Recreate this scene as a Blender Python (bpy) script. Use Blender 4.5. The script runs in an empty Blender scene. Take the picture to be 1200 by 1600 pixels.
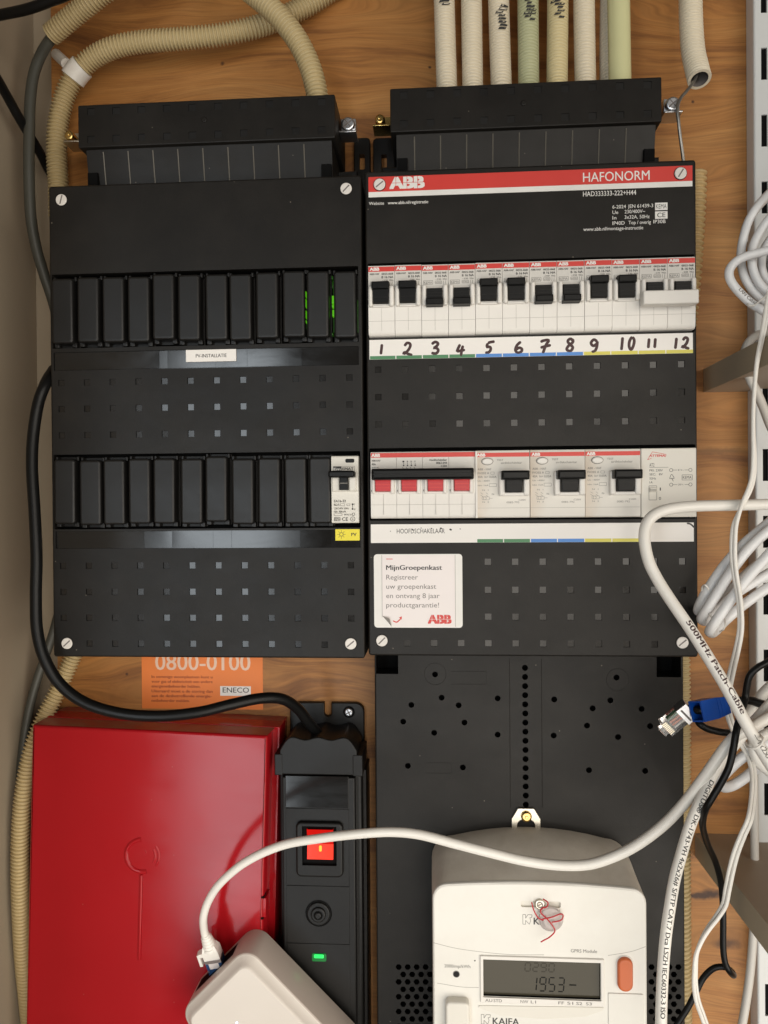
import bpy, bmesh, math, random
from mathutils import Vector, Matrix, Euler
from mathutils.geometry import tessellate_polygon
random.seed(7)
R_ = math.radians
scene = bpy.context.scene
COL = scene.collection

# ------------------------------------------------------------------ camera
CAM_LOC = Vector((47.48, -607.7, 101.6))            # millimetres
CAM_ROT = Euler((1.5641, 0.0076, 0.0667), 'XYZ')
cam_d = bpy.data.cameras.new('camera')
cam_d.sensor_fit = 'VERTICAL'
cam_d.sensor_height = 24.0
cam_d.lens = 18.0
cam_d.clip_start = 0.01
cam_d.clip_end = 50
cam = bpy.data.objects.new('camera', cam_d)
cam.location = CAM_LOC * 0.001
cam.rotation_euler = CAM_ROT
COL.objects.link(cam)
scene.camera = cam

# ------------------------------------------------------------------ light
world = bpy.data.worlds.new('World')
scene.world = world
world.use_nodes = True
bg = world.node_tree.nodes['Background']
bg.inputs[0].default_value = (1.0, 0.86, 0.70, 1)
bg.inputs[1].default_value = 0.05


def area(name, loc, target, sx, sy, power, col):
    l = bpy.data.lights.new(name, 'AREA')
    l.shape = 'RECTANGLE'
    l.size, l.size_y = sx, sy
    l.energy = power
    l.color = col
    o = bpy.data.objects.new(name, l)
    o.location = loc
    d = Vector(target) - Vector(loc)
    o.rotation_euler = d.to_track_quat('-Z', 'Y').to_euler()
    COL.objects.link(o)
    return o


area('daylight_window', (-0.66, -2.1, -0.35), (-0.66, 0, -0.35), 0.34, 2.0, 14, (0.86, 0.94, 1.0))
area('room_light', (0.82, -1.25, -0.25), (0.3, 0, -0.05), 1.7, 1.7, 31, (1.0, 0.93, 0.83))

scene.view_settings.view_transform = 'Standard'
scene.view_settings.look = 'None'
scene.view_settings.exposure = 0.22
scene.view_settings.gamma = 1.0
scene.view_settings.use_curve_mapping = False

CAM_M = CAM_ROT.to_matrix()


def PX(px, py, d):
    """point of the place at distance d (mm) out from the board, in mm: (x, z)"""
    v = CAM_M @ Vector(((px - 600) / 1200, (800 - py) / 1200, -1.0))
    t = (-d - CAM_LOC.y) / v.y
    q = CAM_LOC + v * t
    return q.x, q.z


def P3(px, py, d):
    x, z = PX(px, py, d)
    return Vector((x, d, z))


def ppm(d):
    return 1200.0 / (607.7 - d)


# ------------------------------------------------------------------ materials
def new_mat(name):
    m = bpy.data.materials.new(name)
    m.use_nodes = True
    nt = m.node_tree
    b = nt.nodes['Principled BSDF']
    return m, nt, b


def plastic(name, col, rough=0.4, bump=0.0, bscale=900, var=0.12, vscale=40, metal=0.0, spec=0.5, coat=0.0, dust=0.0, dustcol=(0.32, 0.27, 0.21), specks=0.0, smear=0.0):
    m, nt, b = new_mat(name)
    L = nt.links
    tc = nt.nodes.new('ShaderNodeTexCoord')
    n = nt.nodes.new('ShaderNodeTexNoise')
    n.inputs['Scale'].default_value = vscale
    n.inputs['Detail'].default_value = 5
    L.new(tc.outputs['Object'], n.inputs['Vector'])
    mix = nt.nodes.new('ShaderNodeMix')
    mix.data_type = 'RGBA'
    mix.inputs[6].default_value = tuple(c * (1 - var) for c in col) + (1,)
    mix.inputs[7].default_value = tuple(min(1, c * (1 + var)) for c in col) + (1,)
    L.new(n.outputs['Fac'], mix.inputs[0])
    out = mix.outputs[2]
    if dust > 0:
        n3 = nt.nodes.new('ShaderNodeTexNoise')
        n3.inputs['Scale'].default_value = 28
        n3.inputs['Detail'].default_value = 8
        n3.inputs['Roughness'].default_value = 0.7
        L.new(tc.outputs['Object'], n3.inputs['Vector'])
        rp = nt.nodes.new('ShaderNodeValToRGB')
        rp.color_ramp.elements[0].position = 0.42
        rp.color_ramp.elements[0].color = (0, 0, 0, 1)
        rp.color_ramp.elements[1].position = 0.68
        rp.color_ramp.elements[1].color = (dust, dust, dust, 1)
        L.new(n3.outputs['Fac'], rp.inputs[0])
        m2 = nt.nodes.new('ShaderNodeMix')
        m2.data_type = 'RGBA'
        m2.inputs[7].default_value = dustcol + (1,)
        L.new(rp.outputs[0], m2.inputs[0])
        L.new(out, m2.inputs[6])
        out = m2.outputs[2]
    if specks > 0:
        vo = nt.nodes.new('ShaderNodeTexVoronoi')
        vo.inputs['Scale'].default_value = 130
        L.new(tc.outputs['Object'], vo.inputs['Vector'])
        lt = nt.nodes.new('ShaderNodeMath')
        lt.operation = 'LESS_THAN'
        lt.inputs[1].default_value = 0.055
        L.new(vo.outputs['Distance'], lt.inputs[0])
        sx = nt.nodes.new('ShaderNodeSeparateColor')
        L.new(vo.outputs['Color'], sx.inputs[0])
        gt = nt.nodes.new('ShaderNodeMath')
        gt.operation = 'GREATER_THAN'
        gt.inputs[1].default_value = 0.80
        L.new(sx.outputs[0], gt.inputs[0])
        mu = nt.nodes.new('ShaderNodeMath')
        mu.operation = 'MULTIPLY'
        L.new(lt.outputs[0], mu.inputs[0])
        L.new(gt.outputs[0], mu.inputs[1])
        m4 = nt.nodes.new('ShaderNodeMath')
        m4.operation = 'MULTIPLY'
        m4.inputs[1].default_value = specks
        L.new(mu.outputs[0], m4.inputs[0])
        m5 = nt.nodes.new('ShaderNodeMix')
        m5.data_type = 'RGBA'
        m5.inputs[7].default_value = (0.30, 0.26, 0.21, 1)
        L.new(m4.outputs[0], m5.inputs[0])
        L.new(out, m5.inputs[6])
        out = m5.outputs[2]
    L.new(out, b.inputs['Base Color'])
    mr = nt.nodes.new('ShaderNodeMapRange')
    mr.inputs[3].default_value = max(0.02, rough - 0.07)
    mr.inputs[4].default_value = min(1, rough + 0.07)
    L.new(n.outputs['Fac'], mr.inputs[0])
    rough_out = mr.outputs[0]
    if smear > 0:
        # wiped-over patches and finger marks: uneven gloss
        mpp = nt.nodes.new('ShaderNodeMapping')
        mpp.inputs['Rotation'].default_value = (0, 0.5, 0)
        mpp.inputs['Scale'].default_value = (9, 9, 24)
        L.new(tc.outputs['Object'], mpp.inputs[0])
        ns = nt.nodes.new('ShaderNodeTexNoise')
        ns.inputs['Scale'].default_value = 1.6
        ns.inputs['Detail'].default_value = 7
        ns.inputs['Roughness'].default_value = 0.65
        ns.inputs['Distortion'].default_value = 1.2
        L.new(mpp.outputs[0], ns.inputs['Vector'])
        mq = nt.nodes.new('ShaderNodeMapRange')
        mq.inputs[1].default_value = 0.35
        mq.inputs[2].default_value = 0.65
        mq.inputs[3].default_value = -smear * 0.5
        mq.inputs[4].default_value = smear
        L.new(ns.outputs['Fac'], mq.inputs[0])
        ad = nt.nodes.new('ShaderNodeMath')
        ad.use_clamp = True
        L.new(rough_out, ad.inputs[0])
        L.new(mq.outputs[0], ad.inputs[1])
        rough_out = ad.outputs[0]
    L.new(rough_out, b.inputs['Roughness'])
    b.inputs['Metallic'].default_value = metal
    b.inputs['Specular IOR Level'].default_value = spec
    b.inputs['Coat Weight'].default_value = coat
    b.inputs['Coat Roughness'].default_value = 0.08
    if bump > 0:
        n2 = nt.nodes.new('ShaderNodeTexNoise')
        n2.inputs['Scale'].default_value = bscale
        n2.inputs['Detail'].default_value = 2
        L.new(tc.outputs['Object'], n2.inputs['Vector'])
        bp = nt.nodes.new('ShaderNodeBump')
        bp.inputs['Strength'].default_value = bump
        bp.inputs['Distance'].default_value = 0.0002
        L.new(n2.outputs['Fac'], bp.inputs['Height'])
        L.new(bp.outputs[0], b.inputs['Normal'])
    return m


def emit(name, col, strength):
    m, nt, b = new_mat(name)
    b.inputs['Base Color'].default_value = tuple(c * 0.25 for c in col) + (1,)
    b.inputs['Emission Color'].default_value = tuple(col) + (1,)
    b.inputs['Emission Strength'].default_value = strength
    b.inputs['Roughness'].default_value = 0.2
    return m


def wood_mat():
    m, nt, b = new_mat('plywood')
    L = nt.links
    N = nt.nodes.new
    tc = N('ShaderNodeTexCoord')
    # slow wander of the grain
    nz = N('ShaderNodeTexNoise')
    nz.inputs['Scale'].default_value = 5.0
    nz.inputs['Detail'].default_value = 3
    mp0 = N('ShaderNodeMapping')
    mp0.inputs['Scale'].default_value = (0.5, 1, 1.6)
    L.new(tc.outputs['Object'], mp0.inputs[0])
    L.new(mp0.outputs[0], nz.inputs['Vector'])
    sc = N('ShaderNodeVectorMath')
    sc.operation = 'SCALE'
    sc.inputs[3].default_value = 0.16
    L.new(nz.outputs['Color'], sc.inputs[0])
    ad = N('ShaderNodeVectorMath')
    ad.operation = 'ADD'
    L.new(tc.outputs['Object'], ad.inputs[0])
    L.new(sc.outputs[0], ad.inputs[1])
    # broad cathedral figure
    mp1 = N('ShaderNodeMapping')
    mp1.inputs['Scale'].default_value = (1.6, 1, 14)
    L.new(ad.outputs[0], mp1.inputs[0])
    n1 = N('ShaderNodeTexNoise')
    n1.inputs['Scale'].default_value = 2.4
    n1.inputs['Detail'].default_value = 6
    n1.inputs['Roughness'].default_value = 0.68
    L.new(mp1.outputs[0], n1.inputs['Vector'])
    r1 = N('ShaderNodeValToRGB')
    cr = r1.color_ramp
    cr.elements[0].position = 0.28
    cr.elements[0].color = (0.125, 0.042, 0.009, 1)
    cr.elements[1].position = 0.72
    cr.elements[1].color = (0.50, 0.245, 0.072, 1)
    e = cr.elements.new(0.47)
    e.color = (0.385, 0.163, 0.039, 1)
    e = cr.elements.new(0.40)
    e.color = (0.275, 0.109, 0.025, 1)
    L.new(n1.outputs['Fac'], r1.inputs[0])
    # fine fibres
    mp2 = N('ShaderNodeMapping')
    mp2.inputs['Scale'].default_value = (6, 1, 260)
    L.new(ad.outputs[0], mp2.inputs[0])
    n2 = N('ShaderNodeTexNoise')
    n2.inputs['Scale'].default_value = 3.0
    n2.inputs['Detail'].default_value = 4
    L.new(mp2.outputs[0], n2.inputs['Vector'])
    mr = N('ShaderNodeMapRange')
    mr.inputs[1].default_value = 0.3
    mr.inputs[2].default_value = 0.7
    mr.inputs[3].default_value = 0.76
    mr.inputs[4].default_value = 1.10
    L.new(n2.outputs['Fac'], mr.inputs[0])
    mul = N('ShaderNodeVectorMath')
    mul.operation = 'SCALE'
    L.new(r1.outputs[0], mul.inputs[0])
    L.new(mr.outputs[0], mul.inputs[3])
    out = mul.outputs[0]
    # knots and a resin streak with shapes of their own
    for (px, py, rx, rz, dark) in ((1143, 1466, 11, 5, 0.75), (1096, 1395, 20, 3, 0.95), (1120, 1390, 9, 4, 0.95), (350, 97, 1.8, 1.8, 0.8), (673, 103, 1.4, 1.4, 0.95), (1085, 157, 1.3, 1.3, 0.9),
                                   (180, 240, 60, 6, 0.3), (1120, 700, 40, 3, 0.4), (560, 180, 30, 5, 0.25), (200, 1051, 1.3, 1.3, 0.9), (520, 1060, 25, 3, 0.3)):
        x, z = PX(px, py, 0)
        s = N('ShaderNodeVectorMath')
        s.operation = 'SUBTRACT'
        s.inputs[1].default_value = (x * .001, 0, z * .001)
        nn = N('ShaderNodeTexNoise')
        nn.inputs['Scale'].default_value = 160
        nn.inputs['Detail'].default_value = 4
        L.new(tc.outputs['Object'], nn.inputs['Vector'])
        sc2 = N('ShaderNodeVectorMath')
        sc2.operation = 'SCALE'
        sc2.inputs[3].default_value = min(rx, rz) * .0016
        L.new(nn.outputs['Color'], sc2.inputs[0])
        a2 = N('ShaderNodeVectorMath')
        a2.operation = 'ADD'
        L.new(tc.outputs['Object'], a2.inputs[0])
        L.new(sc2.outputs[0], a2.inputs[1])
        L.new(a2.outputs[0], s.inputs[0])
        d = N('ShaderNodeVectorMath')
        d.operation = 'MULTIPLY'
        d.inputs[1].default_value = (1000 / rx, 0, 1000 / rz)
        L.new(s.outputs[0], d.inputs[0])
        ln = N('ShaderNodeVectorMath')
        ln.operation = 'LENGTH'
        L.new(d.outputs[0], ln.inputs[0])
        m3 = N('ShaderNodeMapRange')
        m3.inputs[1].default_value = 0.35
        m3.inputs[2].default_value = 1.15
        m3.inputs[3].default_value = dark
        m3.inputs[4].default_value = 0
        L.new(ln.outputs['Value'], m3.inputs[0])
        mx = N('ShaderNodeMix')
        mx.data_type = 'RGBA'
        mx.inputs[7].default_value = (0.045, 0.016, 0.007, 1)
        L.new(m3.outputs[0], mx.inputs[0])
        L.new(out, mx.inputs[6])
        out = mx.outputs[2]
    L.new(out, b.inputs['Base Color'])
    b.inputs['Roughness'].default_value = 0.55
    bp = N('ShaderNodeBump')
    bp.inputs['Strength'].default_value = 0.25
    bp.inputs['Distance'].default_value = 0.0004
    L.new(n2.outputs['Fac'], bp.inputs['Height'])
    L.new(bp.outputs[0], b.inputs['Normal'])
    return m


M = {}
M['wood'] = wood_mat()
M['black'] = plastic('black_plastic', (0.0105, 0.0092, 0.0078), 0.43, spec=0.235, specks=0.5, smear=0.04, bump=0.25, bscale=1500, var=0.15, dust=0.05, dustcol=(0.10, 0.085, 0.07))
M['black_gloss'] = plastic('black_gloss', (0.010, 0.0095, 0.009), 0.13, smear=0.05, var=0.2, vscale=25)
M['square'] = plastic('square_film', (0.012, 0.011, 0.010), 0.17, spec=0.42, var=0.2, vscale=60)
M['blackpad'] = plastic('black_pad', (0.0095, 0.009, 0.0085), 0.38, spec=0.34, smear=0.08, bump=0.35, bscale=1800)
M['deep'] = plastic('deep_black', (0.005, 0.005, 0.005), 0.7, spec=0.06)
M['strip_black'] = plastic('strip_black', (0.0075, 0.007, 0.0065), 0.42, spec=0.3, bump=0.3, bscale=1600)
M['rubber'] = plastic('rubber_black', (0.005, 0.005, 0.005), 0.36, spec=0.22)
M['white'] = plastic('white_plastic', (0.74, 0.71, 0.66), 0.38, var=0.03)
M['white2'] = plastic('white_cover', (0.74, 0.72, 0.665), 0.42, var=0.035, vscale=25, dust=0.10, dustcol=(0.45, 0.38, 0.30))
M['warmwhite'] = plastic('warm_white', (0.71, 0.68, 0.61), 0.42, var=0.04)
M['tinted'] = plastic('tinted_white', (0.71, 0.68, 0.62), 0.42, var=0.06, vscale=60)
M['paper'] = plastic('paper_white', (0.80, 0.77, 0.73), 0.6, var=0.03)
M['sticker'] = plastic('sticker_white', (0.80, 0.74, 0.72), 0.35, var=0.03)
M['red'] = plastic('label_red', (0.62, 0.045, 0.035), 0.4, var=0.05)
M['toggle_red'] = plastic('toggle_red', (0.50, 0.022, 0.028), 0.35, var=0.08)
M['boxred'] = plastic('box_red', (0.345, 0.0075, 0.012), 0.15, var=0.08, vscale=18, bump=0.04, bscale=500, spec=0.24, smear=0.035, specks=0.3)
M['boxtop'] = plastic('box_red_dusty', (0.33, 0.012, 0.014), 0.4, var=0.2, vscale=30, dust=0.75, dustcol=(0.24, 0.16, 0.12))
M['green'] = plastic('tab_green', (0.07, 0.22, 0.10), 0.5, var=0.05)
M['blue'] = plastic('tab_blue', (0.08, 0.24, 0.60), 0.5, var=0.05)
M['yellow'] = plastic('tab_yellow', (0.62, 0.56, 0.10), 0.5, var=0.05)
M['pvyellow'] = plastic('pv_yellow', (0.80, 0.68, 0.03), 0.45, var=0.04)
M['ink'] = plastic('ink', (0.035, 0.033, 0.032), 0.6)
M['inkgrey'] = plastic('ink_grey', (0.20, 0.185, 0.17), 0.6)
M['inkbrown'] = plastic('marker_brown', (0.042, 0.012, 0.012), 0.5, var=0.3, vscale=300)
M['rib'] = plastic('rib_highlight', (0.13, 0.12, 0.10), 0.4)  # paler than the duct: light caught on the ribs, put into the colour
M['seam'] = plastic('seam', (0.30, 0.28, 0.25), 0.7)
M['inkwhite'] = plastic('ink_white', (0.78, 0.76, 0.72), 0.5)
M['inkorange'] = plastic('ink_dark_orange', (0.30, 0.05, 0.01), 0.6)
M['inkpeach'] = plastic('ink_peach', (0.80, 0.56, 0.42), 0.6)
M['orange'] = plastic('orange_paper', (0.80, 0.21, 0.035), 0.5, var=0.06)
M['button'] = plastic('orange_button', (0.56, 0.125, 0.035), 0.4)
M['conduit'] = plastic('conduit_cream', (0.50, 0.395, 0.21), 0.48, var=0.06)
M['conduit_t'] = plastic('conduit_tan', (0.56, 0.40, 0.19), 0.48, var=0.06)
M['conduit_w'] = plastic('conduit_pale', (0.74, 0.66, 0.51), 0.48, var=0.05)
M['conduit_g'] = plastic('conduit_green', (0.50, 0.50, 0.31), 0.48, var=0.05)
M['conduit_y'] = plastic('conduit_yellow', (0.68, 0.58, 0.34), 0.48, var=0.05)
M['tube_y'] = plastic('tube_yellow', (0.64, 0.62, 0.34), 0.30, var=0.05)
M['cable'] = plastic('cable_white', (0.80, 0.77, 0.71), 0.36, var=0.04, vscale=60)
M['cable_cool'] = plastic('cable_cool', (0.76, 0.76, 0.76), 0.36, var=0.04, vscale=60)
M['cable_grey'] = plastic('cable_grey', (0.60, 0.57, 0.52), 0.45, var=0.05)
M['cable_dark'] = plastic('cable_darkgrey', (0.055, 0.055, 0.045), 0.5, var=0.1)
M['copper'] = plastic('bare_wire', (0.30, 0.28, 0.25), 0.35, metal=0.8)
M['zinc'] = plastic('zinc', (0.72, 0.73, 0.76), 0.34, metal=1.0)
M['brass'] = plastic('brass', (0.78, 0.55, 0.20), 0.25, metal=1.0)
M['steel'] = plastic('steel', (0.62, 0.58, 0.50), 0.30, metal=1.0)
M['screw'] = plastic('screw_white', (0.72, 0.68, 0.63), 0.4, var=0.05)
M['slot'] = plastic('screw_slot', (0.16, 0.14, 0.13), 0.6)
M['wall'] = plastic('wall_paint', (0.33, 0.270, 0.195), 0.75, bump=0.25, bscale=300, var=0.06, vscale=9)
M['rail'] = plastic('rail_paint', (0.66, 0.67, 0.66), 0.32, var=0.04)
M['shelf'] = plastic('shelf_board', (0.33, 0.26, 0.19), 0.5, var=0.08, vscale=12)
M['shelf_edge'] = plastic('shelf_edge', (0.44, 0.37, 0.27), 0.5, var=0.08, vscale=12)
M['lcd'] = plastic('lcd', (0.060, 0.053, 0.037), 0.10, var=0.1, spec=0.18)
M['lcd_ink'] = plastic('lcd_ink', (0.007, 0.0065, 0.005), 0.3, spec=0.1)
M['lcd_mid'] = plastic('lcd_mid', (0.036, 0.031, 0.022), 0.2, spec=0.15)
M['lcd_ghost'] = plastic('lcd_ghost', (0.080, 0.071, 0.050), 0.12)
M['dusty'] = plastic('meter_dusty', (0.66, 0.61, 0.53), 0.55, var=0.05, dust=0.4, dustcol=(0.40, 0.34, 0.27))
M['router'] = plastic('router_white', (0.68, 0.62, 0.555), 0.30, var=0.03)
M['routerside'] = plastic('router_side', (0.55, 0.475, 0.42), 0.22, var=0.03)  # darker and pinker than the front: shade and red bounce light in the colour
M['boot_blue'] = plastic('boot_blue', (0.004, 0.055, 0.30), 0.4, spec=0.3)
M['plug_blue'] = plastic('plug_blue', (0.02, 0.06, 0.16), 0.3)
M['contact'] = plastic('contacts', (0.80, 0.74, 0.60), 0.3, metal=0.9)
M['wire_orange'] = plastic('wire_orange', (0.65, 0.16, 0.06), 0.45)
M['thread'] = plastic('thread_red', (0.50, 0.02, 0.03), 0.6)
M['led_red'] = emit('switch_glow', (1.0, 0.030, 0.006), 1.0)
M['led_red_dim'] = emit('switch_glow_dim', (0.9, 0.008, 0.004), 0.42)
M['led_hot'] = emit('switch_hot', (1.0, 0.25, 0.02), 2.2)
M['led_green'] = emit('led_green', (0.02, 0.9, 0.13), 1.1)
M['led_green_dim'] = emit('led_green_dim', (0.005, 0.22, 0.04), 0.5)
M['led_lime'] = emit('led_lime', (0.16, 0.80, 0.01), 0.34)
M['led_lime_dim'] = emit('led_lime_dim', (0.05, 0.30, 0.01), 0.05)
M['led_blue'] = emit('led_blue', (0.55, 0.6, 1.0), 3.0)


def clear_mat(name, col, rough, trans):
    m, nt, b = new_mat(name)
    b.inputs['Base Color'].default_value = col + (1,)
    b.inputs['Roughness'].default_value = rough
    b.inputs['Transmission Weight'].default_value = trans
    b.inputs['IOR'].default_value = 1.46
    return m


def add_tint(m):  # mixes tan into the base colour towards the left edge
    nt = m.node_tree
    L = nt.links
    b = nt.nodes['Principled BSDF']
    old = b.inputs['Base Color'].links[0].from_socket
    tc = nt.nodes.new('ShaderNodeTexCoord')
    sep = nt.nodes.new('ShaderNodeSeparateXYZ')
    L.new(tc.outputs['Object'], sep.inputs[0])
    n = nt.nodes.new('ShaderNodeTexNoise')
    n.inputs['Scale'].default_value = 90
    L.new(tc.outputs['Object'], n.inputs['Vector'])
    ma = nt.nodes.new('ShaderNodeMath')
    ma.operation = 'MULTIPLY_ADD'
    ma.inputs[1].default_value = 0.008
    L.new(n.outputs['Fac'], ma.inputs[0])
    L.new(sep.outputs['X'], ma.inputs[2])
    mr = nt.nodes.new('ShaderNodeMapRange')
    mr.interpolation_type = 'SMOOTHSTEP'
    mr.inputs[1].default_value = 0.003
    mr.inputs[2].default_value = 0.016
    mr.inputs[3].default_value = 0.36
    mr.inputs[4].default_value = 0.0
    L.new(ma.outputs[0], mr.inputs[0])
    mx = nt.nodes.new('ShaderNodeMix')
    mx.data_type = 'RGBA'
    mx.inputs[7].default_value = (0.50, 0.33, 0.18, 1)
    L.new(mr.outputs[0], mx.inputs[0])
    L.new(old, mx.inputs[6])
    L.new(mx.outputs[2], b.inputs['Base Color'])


add_tint(M['tinted'])
M['clear'] = clear_mat('clear_plastic', (0.93, 0.93, 0.93), 0.08, 0.95)
M['wax'] = clear_mat('seal_plastic', (0.90, 0.84, 0.82), 0.35, 0.75)


# ------------------------------------------------------------------ geometry helpers (all in mm, coordinates x, d = out of the board, z)
def inset(poly, a):
    if a == 0:
        return list(poly)
    n = len(poly)
    out = []
    for i in range(n):
        p0 = Vector(poly[i - 1]); p1 = Vector(poly[i]); p2 = Vector(poly[(i + 1) % n])
        e1 = (p1 - p0).normalized(); e2 = (p2 - p1).normalized()
        n1 = Vector((-e1.y, e1.x)); n2 = Vector((-e2.y, e2.x))
        k = 1 + n1.dot(n2)
        q = p1 + (n1 + n2) * (a / max(k, 0.3))
        out.append((q.x, q.y))
    return out


def rrect(x0, x1, z0, z1, r=0.0, n=4):
    if r <= 0:
        return [(x0, z0), (x1, z0), (x1, z1), (x0, z1)]
    pts = []
    for cx, cz, a0 in ((x1 - r, z0 + r, -90), (x1 - r, z1 - r, 0), (x0 + r, z1 - r, 90), (x0 + r, z0 + r, 180)):
        for k in range(n + 1):
            a = R_(a0 + 90 * k / n)
            pts.append((cx + r * math.cos(a), cz + r * math.sin(a)))
    return pts


def circ(cx, cz, r, n=20, rz=None):
    rz = rz or r
    return [(cx + r * math.cos(2 * math.pi * k / n), cz + rz * math.sin(2 * math.pi * k / n)) for k in range(n)]


def spline(pts, step=1.2):
    """Catmull-Rom through the points, resampled at an even step"""
    pts = [Vector(p) for p in pts]
    P = [pts[0] * 2 - pts[1]] + pts + [pts[-1] * 2 - pts[-2]]
    dense = []
    for i in range(1, len(P) - 2):
        p0, p1, p2, p3 = P[i - 1:i + 3]
        for k in range(16):
            t = k / 16
            dense.append(0.5 * ((2 * p1) + (p2 - p0) * t + (2 * p0 - 5 * p1 + 4 * p2 - p3) * t * t + (3 * p1 - p0 - 3 * p2 + p3) * t ** 3))
    dense.append(P[-2])
    L = [0.0]
    for a, b in zip(dense, dense[1:]):
        L.append(L[-1] + (b - a).length)
    n = max(2, int(L[-1] / step))
    out = []
    j = 0
    for i in range(n + 1):
        s = L[-1] * i / n
        while j < len(L) - 2 and L[j + 1] < s:
            j += 1
        f = (s - L[j]) / max(1e-9, L[j + 1] - L[j])
        out.append(dense[j].lerp(dense[j + 1], min(1, max(0, f))))
    return out


def frames(path):
    n = len(path)
    T = []
    for i in range(n):
        a = path[max(0, i - 1)]; b = path[min(n - 1, i + 1)]
        T.append((b - a).normalized())
    # normal: start facing the viewer (+d)
    u = Vector((0, 1, 0))
    u = (u - T[0] * u.dot(T[0])).normalized()
    out = []
    for i in range(n):
        u = (u - T[i] * u.dot(T[i]))
        if u.length < 1e-6:
            u = Vector((1, 0, 0))
        # drift back towards the viewer so printing stays in front
        f = Vector((0, 1, 0)); f = f - T[i] * f.dot(T[i])
        if f.length > 0.2:
            u = u.normalized().lerp(f.normalized(), 0.3)
        u = u.normalized()
        v = T[i].cross(u)
        out.append((path[i], T[i], u, v))
    return out


_tc = {}


def glyphs(s, bands=False):
    key = (s, bands)
    if key in _tc:
        return _tc[key]
    cu = bpy.data.curves.new('tmp', 'FONT')
    cu.body = s
    cu.size = 1.0
    cu.resolution_u = 3
    o = bpy.data.objects.new('tmp', cu)
    me = o.to_mesh()
    bm = bmesh.new()
    bm.from_mesh(me)
    o.to_mesh_clear()
    if bands:
        for k in range(-3, 12):
            bmesh.ops.bisect_plane(bm, geom=bm.verts[:] + bm.edges[:] + bm.faces[:], plane_co=(0, k * .085, 0), plane_no=(0, 1, 0), dist=1e-5)
    vs = [(v.co.x, v.co.y) for v in bm.verts]
    fs = [tuple(v.index for v in f.verts) for f in bm.faces]
    bm.free()
    bpy.data.objects.remove(o)
    bpy.data.curves.remove(cu)
    x0 = min(v[0] for v in vs) if vs else 0
    x1 = max(v[0] for v in vs) if vs else 1
    r = ([(x - x0, y) for x, y in vs], fs, max(1e-6, x1 - x0))
    _tc[key] = r
    return r


CAPH = 0.70


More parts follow.
